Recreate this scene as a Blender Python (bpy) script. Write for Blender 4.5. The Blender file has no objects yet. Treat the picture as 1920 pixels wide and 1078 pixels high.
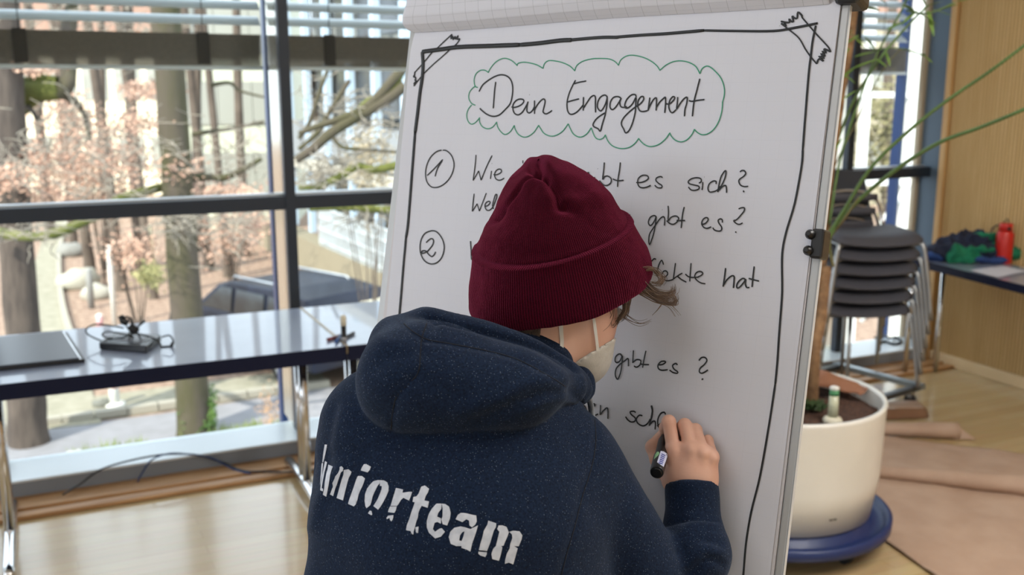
import bpy, bmesh, math, random
import numpy as np
from mathutils import Vector, Matrix, noise, geometry
from mathutils.bvhtree import BVHTree

sc = bpy.context.scene
COL = sc.collection
# ------------------------------------------------------------------ camera
FPX, TILT, CAMH, HEAD = 1867.0, 0.1977, 1.72, math.radians(25.2)
cam_d = bpy.data.cameras.new('camera')
cam_d.sensor_width = 36.0
cam_d.lens = 36.0 * FPX / 1920.0
cam_d.clip_start = 0.05
cam_d.clip_end = 400
cam = bpy.data.objects.new('camera', cam_d)
COL.objects.link(cam)
cam.location = (0, 0, CAMH)
cam.rotation_euler = (math.pi / 2 - TILT, 0, -HEAD)
sc.camera = cam
cam_d.dof.use_dof = True
cam_d.dof.focus_distance = 1.26
cam_d.dof.aperture_fstop = 5.6
# ------------------------------------------------------------------ world, sun, lamps
w = bpy.data.worlds.new('world')
sc.world = w
w.use_nodes = True
wt = w.node_tree
bg = wt.nodes['Background']
bg.inputs['Color'].default_value = (0.80, 0.90, 1.0, 1)
bg.inputs['Strength'].default_value = 2.0
sd = bpy.data.lights.new('sun', 'SUN')
sd.energy = 5.0
sd.angle = math.radians(0.6)
sd.color = (1.0, 0.93, 0.80)
sun = bpy.data.objects.new('sun', sd)
COL.objects.link(sun)
sun.rotation_euler = Vector((-0.75, -0.52, 0.80)).to_track_quat('Z', 'Y').to_euler()

def area(name, loc, target, sx, sy, power, col):
    d = bpy.data.lights.new(name, 'AREA')
    d.shape = 'RECTANGLE'
    d.size, d.size_y, d.energy, d.color = sx, sy, power, col
    o = bpy.data.objects.new(name, d)
    COL.objects.link(o)
    o.location = loc
    o.rotation_euler = (Vector(loc) - Vector(target)).to_track_quat('Z', 'Y').to_euler()
    return o
area('back_fill_daylight', (-1.5, -3.3, 1.9), (1.0, 3.0, 1.2), 5.0, 1.8, 26, (0.93, 0.96, 1.0))  # added lamp behind the camera, standing in for windows that are not built
area('side_fill_daylight', (-6.6, 2.2, 1.8), (1.0, 2.2, 1.2), 4.0, 1.9, 74, (0.80, 0.90, 1.0))  # added lamp at the left wall imitating window daylight; no opening there
area('overhead_fill', (2.6, 0.4, 3.1), (2.6, 0.4, 0), 1.2, 2.2, 86, (1.0, 0.975, 0.93))  # added overhead fill brightening the wooden wall side; no known fixture
area('overhead_fill_front', (-1.6, 0.9, 3.1), (-1.6, 0.9, 0), 3.0, 1.6, 21, (0.93, 0.95, 1.0))  # added overhead fill to even out the board and lift the shoulders
sc.view_settings.view_transform = 'Standard'
sc.view_settings.look = 'None'
sc.view_settings.gamma = 1
sc.view_settings.use_curve_mapping = False
sc.view_settings.exposure = 0.55

# ------------------------------------------------------------------ geometry of the viewpoint
ST, CT = math.sin(TILT), math.cos(TILT)
SH, CH = math.sin(HEAD), math.cos(HEAD)
def c2w(p):                         # heading frame (right, forward, up) -> world
    x, y, z = p
    return Vector((x * CH + y * SH, -x * SH + y * CH, z))
def ray(px, py):                    # heading-frame ray with optical depth 1
    r, u = (px - 960) / FPX, (539 - py) / FPX
    return Vector((r, CT + u * ST, -ST + u * CT))
def CF(px, py, d):
    v = ray(px, py) * d
    return Vector((v.x, v.y, v.z + CAMH))
def PX(px, py, d):
    return c2w(CF(px, py, d))
def hit(px, py, p0, n):             # world point where the sight line meets a world plane
    d = c2w(ray(px, py)); o = Vector((0, 0, CAMH))
    t = (Vector(p0) - o).dot(n) / d.dot(n)
    return o + d * t
def onZ(px, py, z): return hit(px, py, (0, 0, z), Vector((0, 0, 1)))
def onY(px, py, y): return hit(px, py, (0, y, 0), Vector((0, 1, 0)))

# ------------------------------------------------------------------ object helpers
def put(o, parent=None):
    COL.objects.link(o)
    if parent: o.parent = parent
    return o
def tag(o, label=None, cat=None, group=None, kind=None):
    if label: o['label'] = label
    if cat: o['category'] = cat
    if group: o['group'] = group
    if kind: o['kind'] = kind
    return o
def empty(name, loc=(0, 0, 0), rz=0, label=None, cat=None, group=None):
    o = bpy.data.objects.new(name, None)
    o.empty_display_size = 0.05
    o.location = loc; o.rotation_euler = (0, 0, rz)
    COL.objects.link(o)
    return tag(o, label, cat, group)
def copy_tree(o, parent=None):
    c = o.copy(); COL.objects.link(c)
    if parent: c.parent = parent
    for ch in [k for k in bpy.data.objects if k.parent == o]:
        copy_tree(ch, c)
    return c

class MB:
    """collects shapes, links them as one mesh object"""
    def __init__(s): s.v, s.f, s.sm = [], [], []
    def add(s, vs, fs, smooth=False):
        b = len(s.v); s.v += [tuple(v) for v in vs]
        s.f += [tuple(i + b for i in f) for f in fs]; s.sm += [smooth] * len(fs)
        return s
    def box(s, a, b, M=None):
        x0, y0, z0 = a; x1, y1, z1 = b
        vs = [Vector(p) for p in ((x0,y0,z0),(x1,y0,z0),(x1,y1,z0),(x0,y1,z0),(x0,y0,z1),(x1,y0,z1),(x1,y1,z1),(x0,y1,z1))]
        if M is not None: vs = [M @ v for v in vs]
        return s.add(vs, [(3,2,1,0),(4,5,6,7),(0,1,5,4),(1,2,6,5),(2,3,7,6),(3,0,4,7)])
    def tube(s, pts, r, n=8, cap=True, flat=None):
        pts = [Vector(p) for p in pts]
        rs = r if isinstance(r, (list, tuple)) else [r] * len(pts)
        T = []
        for i in range(len(pts)):
            t = pts[min(i+1, len(pts)-1)] - pts[max(i-1, 0)]
            T.append(t.normalized() if t.length > 1e-9 else Vector((0, 0, 1)))
        if flat is not None: nrm = flat
        else:
            nrm = T[0].orthogonal().normalized()
        vs, fs = [], []
        for i, p in enumerate(pts):
            a = nrm - T[i] * nrm.dot(T[i])
            if a.length < 1e-6: a = T[i].orthogonal()
            a.normalize(); b = T[i].cross(a)
            if flat is None: nrm = a
            for k in range(n):
                th = 2 * math.pi * k / n
                vs.append(p + (a * math.cos(th) * (0.25 if flat is not None else 1) + b * math.sin(th)) * rs[i])
        for i in range(len(pts) - 1):
            for k in range(n):
                k2 = (k + 1) % n
                fs.append((i*n+k, i*n+k2, (i+1)*n+k2, (i+1)*n+k))
        s.add(vs, fs, True)
        if cap:
            b = len(s.v) - len(vs)
            s.f += [tuple(b + k for k in range(n))[::-1], tuple(b + (len(pts)-1)*n + k for k in range(n))]
            s.sm += [False, False]
        return s
    def lathe(s, c, prof, n=32, axis=None, cap=True):
        """prof: (radius, height) along axis"""
        ax = Vector((0, 0, 1)) if axis is None else Vector(axis).normalized()
        a = ax.orthogonal().normalized(); b = ax.cross(a); c = Vector(c)
        vs, fs = [], []
        for (r, h) in prof:
            for k in range(n):
                th = 2 * math.pi * k / n
                vs.append(c + ax * h + (a * math.cos(th) + b * math.sin(th)) * r)
        for i in range(len(prof) - 1):
            for k in range(n):
                k2 = (k + 1) % n
                fs.append((i*n+k, i*n+k2, (i+1)*n+k2, (i+1)*n+k))
        s.add(vs, fs, True)
        if cap:
            o = len(s.v) - len(vs)
            s.f += [tuple(o + k for k in range(n))[::-1], tuple(o + (len(prof)-1)*n + k for k in range(n))]
            s.sm += [False, False]
        return s
    def ball(s, c, r, n=12, m=8):
        rx, ry, rz = (r, r, r) if not isinstance(r, (list, tuple)) else r
        c = Vector(c); vs, fs = [], []
        for i in range(m + 1):
            ph = math.pi * (i + 0.02 * (i == 0) - 0.02 * (i == m)) / m
            for k in range(n):
                th = 2 * math.pi * k / n
                vs.append(c + Vector((rx*math.sin(ph)*math.cos(th), ry*math.sin(ph)*math.sin(th), rz*math.cos(ph))))
        for i in range(m):
            for k in range(n):
                k2 = (k + 1) % n
                fs.append((i*n+k, (i+1)*n+k, (i+1)*n+k2, i*n+k2))
        return s.add(vs, fs, True)
    def prism(s, poly, d):
        """poly: 3d points in a plane, d: thickness vector"""
        poly = [Vector(p) for p in poly]; n = len(poly); d = Vector(d)
        fs = [tuple(range(n))[::-1], tuple(range(n, 2*n))]
        fs += [(i, (i+1) % n, n + (i+1) % n, n + i) for i in range(n)]
        return s.add(poly + [p + d for p in poly], fs)
    def build(s, name, m, parent=None, bevel=0, origin=None, fix=True):
        me = bpy.data.meshes.new(name)
        vs = s.v
        if origin is not None:
            o3 = Vector(origin); vs = [Vector(v) - o3 for v in vs]
        me.from_pydata([tuple(v) for v in vs], [], s.f)
        me.polygons.foreach_set('use_smooth', s.sm)
        if fix:
            bm = bmesh.new(); bm.from_mesh(me)
            bmesh.ops.recalc_face_normals(bm, faces=bm.faces)
            bm.to_mesh(me); bm.free()
        me.materials.append(m)
        o = bpy.data.objects.new(name, me)
        if origin is not None: o.location = origin
        if bevel:
            b = o.modifiers.new('bevel', 'BEVEL'); b.width = bevel; b.segments = 2; b.limit_method = 'ANGLE'
        return put(o, parent)

def crom(P, n=6):
    P = [Vector(p) for p in P]
    if len(P) < 3: return P
    out = []
    for i in range(len(P) - 1):
        p0, p1, p2, p3 = P[max(i-1, 0)], P[i], P[i+1], P[min(i+2, len(P)-1)]
        for k in range(n):
            t = k / n
            out.append(0.5 * ((2*p1) + (p2-p0)*t + (2*p0-5*p1+4*p2-p3)*t*t + (3*p1-p0-3*p2+p3)*t**3))
    out.append(P[-1])
    return out

# ------------------------------------------------------------------ materials
def lin(c):
    if isinstance(c, str):
        c = [int(c[i:i+2], 16) / 255 for i in (0, 2, 4)]
    return tuple((x/12.92 if x <= 0.04045 else ((x+0.055)/1.055)**2.4) for x in c) + (1,)
def mat(name, col, rough=0.5, metal=0.0, col2=None, scale=20, detail=4, bump=0.0, bscale=None,
        stretch=(1, 1, 1), spec=0.5, coord='Object', lo=0.35, hi=0.65, coat=0, sss=0):
    m = bpy.data.materials.new(name); m.use_nodes = True
    nt = m.node_tree; N, L = nt.nodes, nt.links
    b = N['Principled BSDF']
    b.inputs['Base Color'].default_value = lin(col)
    b.inputs['Roughness'].default_value = rough
    b.inputs['Metallic'].default_value = metal
    b.inputs['Specular IOR Level'].default_value = spec
    b.inputs['Coat Weight'].default_value = coat
    if sss:
        b.inputs['Subsurface Weight'].default_value = sss
        b.inputs['Subsurface Radius'].default_value = (0.01, 0.004, 0.002)
        b.inputs['Subsurface Scale'].default_value = 1.0
    if col2 or bump:
        tc = N.new('ShaderNodeTexCoord'); mp = N.new('ShaderNodeMapping')
        mp.inputs['Scale'].default_value = stretch
        L.new(tc.outputs[coord], mp.inputs['Vector'])
    if col2:
        nz = N.new('ShaderNodeTexNoise'); nz.inputs['Scale'].default_value = scale; nz.inputs['Detail'].default_value = detail
        L.new(mp.outputs['Vector'], nz.inputs['Vector'])
        cr = N.new('ShaderNodeValToRGB')
        cr.color_ramp.elements[0].position = lo; cr.color_ramp.elements[1].position = hi
        cr.color_ramp.elements[0].color = lin(col); cr.color_ramp.elements[1].color = lin(col2)
        L.new(nz.outputs['Fac'], cr.inputs['Fac']); L.new(cr.outputs['Color'], b.inputs['Base Color'])
    if bump:
        nb = N.new('ShaderNodeTexNoise'); nb.inputs['Scale'].default_value = bscale or scale; nb.inputs['Detail'].default_value = 5
        L.new(mp.outputs['Vector'], nb.inputs['Vector'])
        bp = N.new('ShaderNodeBump'); bp.inputs['Strength'].default_value = bump; bp.inputs['Distance'].default_value = 0.01
        L.new(nb.outputs['Fac'], bp.inputs['Height']); L.new(bp.outputs['Normal'], b.inputs['Normal'])
    return m
def glass_mat(name, tint=(0.96, 0.98, 0.98), gloss=0.06):
    m = bpy.data.materials.new(name); m.use_nodes = True
    nt = m.node_tree; N, L = nt.nodes, nt.links
    N.remove(N['Principled BSDF'])
    t = N.new('ShaderNodeBsdfTransparent'); t.inputs['Color'].default_value = tint + (1,)
    g = N.new('ShaderNodeBsdfGlossy'); g.inputs['Roughness'].default_value = 0.02
    fr = N.new('ShaderNodeLayerWeight'); fr.inputs['Blend'].default_value = gloss
    mx = N.new('ShaderNodeMixShader')
    L.new(fr.outputs['Fresnel'], mx.inputs[0]); L.new(t.outputs[0], mx.inputs[1]); L.new(g.outputs[0], mx.inputs[2])
    L.new(mx.outputs[0], N['Material Output'].inputs['Surface'])
    return m
M = dict(
    navy=mat('dark_navy_frame', '2a323d', 0.45, 0.2),
    blue=mat('blue_steel', '1f3c6e', 0.4, 0.2),
    alu=mat('brushed_aluminium', 'c9ced2', 0.35, 0.7),
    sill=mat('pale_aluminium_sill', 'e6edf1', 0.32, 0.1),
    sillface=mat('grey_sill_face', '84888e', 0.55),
    slat=mat('slat_aluminium', 'c6d0d4', 0.4, 0.2),
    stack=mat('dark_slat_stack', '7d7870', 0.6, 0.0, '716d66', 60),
    glass=glass_mat('window_glass'),
    woodstrip=mat('oak_strip', '9c7044', 0.5, 0, 'b78b5c', 3, stretch=(1, 20, 20), bump=0.05),
    chrome=mat('chrome', 'd8d8da', 0.14, 1.0),
    dullchrome=mat('dull_steel', 'a9aaab', 0.32, 0.85),
    table=mat('table_laminate', '8e98ae', 0.36, 0, '8791a8', 6, spec=1.0, coat=0.6),
    tedge=mat('table_edge', '0c122c', 0.55, spec=0.2),
    black=mat('black_plastic', '131316', 0.4),
    blackm=mat('black_rubber', '1b1b1d', 0.7),
    wallw=mat('white_plaster', 'd9d7d2', 0.9),
    paint=mat('grey_blue_paint', '5d6f80', 0.6),
    white=mat('white_gloss', 'dedcd6', 0.3, 0, 'd6d4cd', 4, coat=0.2),
    bluepl=mat('blue_plastic', '14295a', 0.42, 0, coat=0.05),
    soil=mat('soil', '33211a', 0.95, 0, '5a3c2c', 90, bump=0.8, bscale=90),
    kraft=mat('kraft_paper', 'a78b77', 0.75, 0, 'b19682', 7, bump=0.06, bscale=9),
    seat=mat('anthracite_fabric', '47474f', 0.6, 0, '515159', 300),
    ply=mat('light_wood_trim', 'd2aa74', 0.5, 0, 'c59c66', 4, stretch=(10, 10, 1)),
    frame=mat('board_frame_aluminium', 'b4b5b6', 0.45, 0.3),
    frame2=mat('board_frame_side', 'bcbfc3', 0.5, 0.1),
    ink=mat('black_ink', '16191d', 0.5),
    inkg=mat('green_ink', '2f9470', 0.5),
)
# ------------------------------------------------------------------ the room
YG = 4.72          # glass plane
def struct(o): o['kind'] = 'structure'; return o
def floor_mat():
    m = bpy.data.materials.new('parquet'); m.use_nodes = True
    N, L = m.node_tree.nodes, m.node_tree.links; b = N['Principled BSDF']
    tc = N.new('ShaderNodeTexCoord'); br = N.new('ShaderNodeTexBrick')
    br.inputs['Scale'].default_value = 1.0
    br.inputs['Brick Width'].default_value = 0.9; br.inputs['Row Height'].default_value = 0.07
    br.inputs['Mortar Size'].default_value = 0.0012; br.inputs['Mortar Smooth'].default_value = 0.3
    br.inputs['Color1'].default_value = lin('c2a67a'); br.inputs['Color2'].default_value = lin('ceb68c')
    br.inputs['Mortar'].default_value = lin('ae9064')
    L.new(tc.outputs['Object'], br.inputs['Vector'])
    mp = N.new('ShaderNodeMapping'); mp.inputs['Scale'].default_value = (1.5, 22, 1)
    nz = N.new('ShaderNodeTexNoise'); nz.inputs['Scale'].default_value = 3; nz.inputs['Detail'].default_value = 6
    L.new(tc.outputs['Object'], mp.inputs['Vector']); L.new(mp.outputs[0], nz.inputs['Vector'])
    mx = N.new('ShaderNodeMix'); mx.data_type = 'RGBA'; mx.blend_type = 'MULTIPLY'; mx.inputs[0].default_value = 0.25
    L.new(br.outputs['Color'], mx.inputs[6]); L.new(nz.outputs['Color'], mx.inputs[7]); L.new(mx.outputs[2], b.inputs['Base Color'])
    b.inputs['Roughness'].default_value = 0.2
    b.inputs['Coat Weight'].default_value = 0.6; b.inputs['Coat Roughness'].default_value = 0.1
    return m
struct(MB().box((-7, -3.6, -0.25), (5.6, 4.48, 0)).build('floor', floor_mat()))
struct(MB().box((-7, -3.6, 3.2), (8, 5.02, 3.6)).build('ceiling', M['wallw']))
# the closed wall behind; an added lamp stands in for windows here
struct(MB().box((-7, -3.9, 0), (5.6, -3.6, 3.2)).build('wall_back', M['wallw']))
struct(MB().box((-7.3, -3.9, 0), (-7, 5.02, 3.2)).build('wall_left', M['wallw']))
# ribbed wooden wall on the right: a profiled sheet, each rib a raised ridge
XW = 5.08
mb = MB(); vs = []; y = 4.46; step = 0.0235; k = 0
while y > 0.4:
    vs += [(XW, y), (XW, y - step*0.32), (XW + 0.007, y - step*0.42), (XW + 0.007, y - step*0.9)]
    y -= step
n = len(vs)
mb.add([(a, b, 0.07) for a, b in vs] + [(a, b, 3.2) for a, b in vs], [(i, i+1, n+i+1, n+i) for i in range(n-1)])
wr = struct(mb.build('wall_right', mat('ribbed_oak', 'e4ca98', 0.55, 0, 'd7ba86', 5, stretch=(8, 30, 0.7)), fix=False))
wr.data.materials.append(mat('oak_groove', '94703f', 0.7))
for i_, p_ in enumerate(wr.data.polygons): p_.material_index = 0 if i_ % 4 == 2 else (1 if i_ % 4 == 0 else 0)
MB().box((XW+0.02, -3.6, 0), (XW+0.5, 4.49, 3.2)).build('wall_core', M['ply'], wr)
struct(MB().box((XW-0.03, 4.462, 0), (XW+0.02, 4.50, 3.2)).build('trim_1', M['ply']))
struct(MB().box((XW-0.018, 0.4, 0), (XW+0.02, 4.462, 0.07)).build('baseboard_right', mat('pale_baseboard', 'e2c79c', 0.5), bevel=0.004))
struct(MB().box((5.12, 4.50, 0), (5.16, 4.76, 3.2)).build('trim_2', M['paint']))
struct(MB().box((5.09, 4.71, 0.08), (5.12, 4.745, 3.2)).build('trim_3', mat('beige_jamb', 'b7a68c', 0.6)))
# sill duct under the glass
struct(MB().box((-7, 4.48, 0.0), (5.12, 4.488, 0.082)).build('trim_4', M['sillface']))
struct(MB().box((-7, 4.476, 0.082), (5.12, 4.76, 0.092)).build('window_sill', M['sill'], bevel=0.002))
# oak strips on the floor along the windows
struct(MB().box((-7, 4.34, 0.0), (5.06, 4.478, 0.022)).build('baseboard_window', M['woodstrip'], bevel=0.006))
struct(MB().box((-7, 4.255, 0.0), (5.06, 4.315, 0.02)).build('baseboard_window_front', M['woodstrip'], bevel=0.008))
for i, x in enumerate((-0.93, -0.1, 0.34)):
    pass
# windows: one per bay; frame bars, outer glass, transom
MUL = [-6.5, -5.2, -3.9, -2.6, -1.4, -0.27, 1.035, 2.3, 3.4, 4.44, 5.14]
for i in range(len(MUL) - 1):
    a, b = MUL[i], MUL[i+1]
    e = empty('window_%d' % (i+1), ((a+b)/2, YG, 0.09)); e['kind'] = 'structure'
    L_ = -Vector(e.location)
    def S(mb_, nm, m_): 
        o = mb_.build(nm, m_, e); o.location = L_; return o
    if i < len(MUL) - 2:
        S(MB().box((b-0.024, 4.615, 0.09), (b+0.024, 4.66, 3.2)), 'mullion', M['navy'])
        S(MB().box((b-0.016, 4.66, 0.09), (b+0.016, 4.90, 3.2)), 'mullion_web', mat('polished_web', 'd9d2c0', 0.16, 0.8))
    S(MB().box((a+0.024, 4.62, 1.165), (b-0.024, 4.67, 1.228)), 'transom', M['navy'])
    S(MB().box((a+0.016, 4.67, 1.20), (b-0.016, 4.735, 1.236)), 'transom_ledge', M['alu'])
    S(MB().box((a+0.016, YG, 0.092), (b-0.016, YG+0.008, 1.20)), 'pane', M['glass'])
    S(MB().box((a+0.016, YG, 1.236), (b-0.016, YG+0.008, 3.2)), 'pane', M['glass'])
# blue outer posts
for x in MUL[1:]:
    xx = x if x < 5 else 5.2
    struct(MB().box((xx-0.015, 4.96, -3), (xx+0.015, 5.03, 3.2)).build('trim_5', M['blue']))
# outer blinds: raised stack, a few open slats above
def blind(a, b, straps, lab):
    e = empty('venetian_blind', ((a+b)/2, 4.98, 1.82), 0, lab, 'blind', 'outdoor blinds along the window wall')
    L_ = -Vector(e.location)
    def S(mb_, nm, m_, **k):
        o = mb_.build(nm, m_, e, **k); o.location = L_; return o
    o = MB()
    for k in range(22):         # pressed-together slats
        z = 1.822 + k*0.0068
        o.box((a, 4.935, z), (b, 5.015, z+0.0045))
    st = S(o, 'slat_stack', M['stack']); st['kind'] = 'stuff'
    S(MB().box((a, 4.93, 1.805), (b, 5.02, 1.822)), 'bottom_rail', M['slat'])
    for k in range(15):
        z = 2.035 + k*0.071
        prof = []
        for j in range(7):
            t = j/6 - 0.5
            prof.append((4.975 + t*0.070, z + 0.010*(1-4*t*t) + t*0.046))
        pts = prof + [(y_, z_-0.0015) for y_, z_ in prof[::-1]]
        S(MB().prism([(a, y_, z_) for y_, z_ in pts], (b-a, 0, 0)), 'slat', M['slat'])
    for x in straps:
        o = MB().box((x-0.028, 4.926, 1.83), (x+0.028, 4.932, 1.975)); S(o, 'ladder_strap', mat('strap_grey', '3c3a37', 0.8))
        o = MB()
        pts = [(x, 4.93 + 0.003*math.sin(q*2.1), 1.975 + q*0.04) for q in range(31)]
        o.tube(pts, 0.0022, 5)
        S(o, 'ladder_cord', M['blackm'])
blind(-1.38, -0.30, (-1.1, -0.5), 'outer venetian blind half raised beyond the far left window bay')
blind(-0.25, 1.00, (-0.04, 0.73), 'outer venetian blind raised above the large left window over the laptop table')
blind(1.07, 2.27, (1.33, 2.0), 'outer venetian blind between the dark mullion and the flip chart')
blind(2.33, 3.38, (2.6, 3.1), 'outer venetian blind hidden behind the flip chart')
blind(3.43, 4.42, (3.7, 4.2), 'outer venetian blind just left of the dark bar beside the plant trunk')
blind(4.47, 5.17, (4.95,), 'outer venetian blind beside the wooden wall above the stacked chairs')

# ------------------------------------------------------------------ tables along the window
def t_leg(parent, x, L_, y0=3.72, y1=4.42, side=1):
    o = MB()
    for dy in (-0.036, 0.036):
        o.tube([(x, (y0+y1)/2+dy, 0.05), (x, (y0+y1)/2+dy, 0.70)], 0.0195, 18)
    l = o.build('leg', M['chrome'], parent); l.location = L_
    o = MB(); o.tube([(x, y0-0.02, 0.022), (x, y0+0.03, 0.028), (x, (y0+y1)/2, 0.05), (x, y1-0.03, 0.028), (x, y1, 0.022)], [0.014, 0.022, 0.024, 0.022, 0.014], 14)
    f = o.build('foot', M['chrome'], parent); f.location = L_
    o = MB(); o.box((x-0.014, y0-0.025, 0.0), (x+0.014, y0+0.03, 0.016)).box((x-0.014, y1-0.03, 0), (x+0.014, y1+0.005, 0.016))
    f = o.build('glide', M['blackm'], parent); f.location = L_
    o = MB(); o.box((x-0.03, y0+0.1, 0.665), (x+0.03, y1-0.1, 0.70))
    f = o.build('bracket', M['black'], parent); f.location = L_
TY0, TY1, TZ = 3.69, 4.455, 0.73
def table(x0, x1, legs, label):
    e = empty('folding_table', ((x0+x1)/2, (TY0+TY1)/2, 0), 0, label, 'table')
    L_ = -Vector(e.location)
    t = MB().box((x0, TY0+0.003, TZ-0.026), (x1, TY1-0.003, TZ)).build('table_top', M['table'], e, bevel=0.001); t.location = L_
    o = MB()
    o.box((x0, TY0, TZ-0.058), (x1, TY0+0.012, TZ-0.0005)).box((x0, TY1-0.003, TZ-0.034), (x1, TY1, TZ-0.0005))
    o.box((x0+0.02, TY0+0.06, TZ-0.062), (x1-0.02, TY0+0.085, TZ-0.026)).box((x0+0.02, TY1-0.085, TZ-0.062), (x1-0.02, TY1-0.06, TZ-0.026))
    o.box((x0+0.002, TY0+0.003, TZ-0.034), (x1-0.002, TY1-0.003, TZ-0.0262))
    q = o.build('edge_band', M['tedge'], e); q.location = L_
    for s, xx in ((x0, x0-0.0), (x1, x1)):
        q = MB().box((xx-0.0045 if s == x1 else xx-0.0015, TY0, TZ-0.03), (xx+0.0015 if s == x1 else xx+0.0045, TY1, TZ+0.002)).build('end_trim', mat('brass_trim', 'a89a84', 0.4, 0.5), e); q.location = L_
    for x in legs: t_leg(e, x, L_)
pj = onZ(600, 607, TZ)       # joint between the two tables
XJ = pj.x
pl = onZ(18, 1040, 0.03)
table(XJ-1.60, XJ-0.002, (pl.x, XJ-0.10), 'long slate blue folding table under the left window carrying the laptop')
table(XJ+0.002, XJ+1.6, (XJ+0.12, XJ+1.5), 'slate blue folding table with loose markers, partly behind the flip chart')

# laptop
def box_obj(name, pts_top, th, m, parent=None, bevel=0.002, origin=None):
    o = MB().prism([Vector(p) for p in pts_top], (0, 0, -th))
    return o.build(name, m, parent, bevel=bevel, origin=origin)
z = TZ
A = onZ(2, 694, z+0.004); B = onZ(160, 678, z+0.004); C = onZ(127, 627, z+0.004)
ux = (B-A).normalized(); 
D = A + (C-B)
E0 = A - ux*0.16; F0 = D - ux*0.16
lap = empty('laptop', ((A+C)/2)[:2] + (TZ,), 0, 'closed black laptop lying on the left end of the window table', 'laptop')
Lo = -Vector(lap.location)
up = Vector((0, 0, 1))
q = MB().prism([p + up*0.010 for p in (E0, B, C, F0)], (0, 0, -0.012)).build('base', M['black'], lap, bevel=0.003); q.location = Lo
ins = (C-B).normalized()
lid = [E0+up*0.017, B-ux*0.02+up*0.017, C-ux*0.02+up*0.017, F0+up*0.017]
q = MB().prism(lid, (0, 0, -0.0065)).build('lid', mat('laptop_lid', '3d4048', 0.3, 0.3), lap, bevel=0.002); q.location = Lo
q = MB().prism([B-ux*0.018+up*0.0125, B-ux*0.013+up*0.0125, C-ux*0.013+up*0.0125, C-ux*0.018+up*0.0125], (0, 0, -0.003)).build('hinge_strip', M['chrome'], lap); q.location = Lo

# power adapter and cable tangle
ad = empty('power_adapter', onZ(250, 655, TZ), 0, 'black laptop power adapter with its cable tied in a tangle on the table', 'charger')
Lo = -Vector(ad.location)
a1, a2, a3 = onZ(186, 655, TZ+0.002), onZ(275, 662, TZ+0.002), onZ(303, 640, TZ+0.002)
a4 = a1 + (a3-a2)
q = MB().prism([p+up*0.028 for p in (a1, a2, a3, a4)], (0, 0, -0.0285)).build('adapter_brick', mat('adapter_plastic', '25262b', 0.25), ad, bevel=0.005); q.location = Lo
q = MB().prism([p+up*0.0295 for p in (a1.lerp(a3, .2), a2.lerp(a4, .2), a3.lerp(a1, .2), a4.lerp(a2, .2))], (0, 0, -0.002)).build('rating_label', mat('adapter_label', '6f747e', 0.35), ad); q.location = Lo
def tp(px, py, h):  # point above the table, over the adapter depth
    g = onZ(245, 650, TZ)
    d = (g - Vector((0, 0, CAMH))).dot(c2w(Vector((0, CT, -ST))))
    p = PX(px, py, d + h)
    p.z = max(p.z, TZ+0.003); return p
loops = [
 [(232,615,0),(205,610,0),(178,608,0.02),(162,617,0.03),(165,627,0.01),(185,637,0),(200,642,0)],
 [(250,632,0),(225,625,0.02),(200,622,0.02),(192,628,0),(205,634,0),(230,633,0),(250,625,0)],
 [(252,622,0),(240,638,-0.02),(238,655,-0.03),(252,661,-0.03),(268,660,-0.03),(268,645,-0.03),(258,625,0),(246,605,0),(238,592,0)],
 [(255,625,0),(275,630,0),(292,636,0),(300,645,0),(303,655,-0.01)],
 [(303,655,-0.01),(315,658,0),(322,650,0),(325,640,0),(318,629,0),(303,632,0)],
 [(250,620,0),(262,610,0),(272,602,0),(266,604,0.01),(255,618,0)],
 [(226,594,0),(236,594,0),(246,597,0),(250,612,0),(246,625,0)],
 [(236,612,0),(246,618,0.01),(240,628,-0.01),(250,634,0)],
]
for Lp in loops:
    q = MB().tube(crom([tp(*p) for p in Lp], 6), 0.0032, 8).build('cable', M['black'], ad); q.location = Lo
q = MB().tube([tp(226,592,0), tp(231,602,0), tp(239,606,0)], [0.011, 0.015, 0.012], 12).build('plug', M['black'], ad); q.location = Lo
q = MB().tube([tp(323,641,0), tp(322,648,0), tp(319,652,0)], [0.004, 0.007, 0.006], 10).build('connector', M['black'], ad); q.location = Lo
q = MB().tube([tp(244,612,-.01), tp(256,622,-.01)], [0.016, 0.016], 12).build('cable_tie', M['blackm'], ad); q.location = Lo

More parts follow.
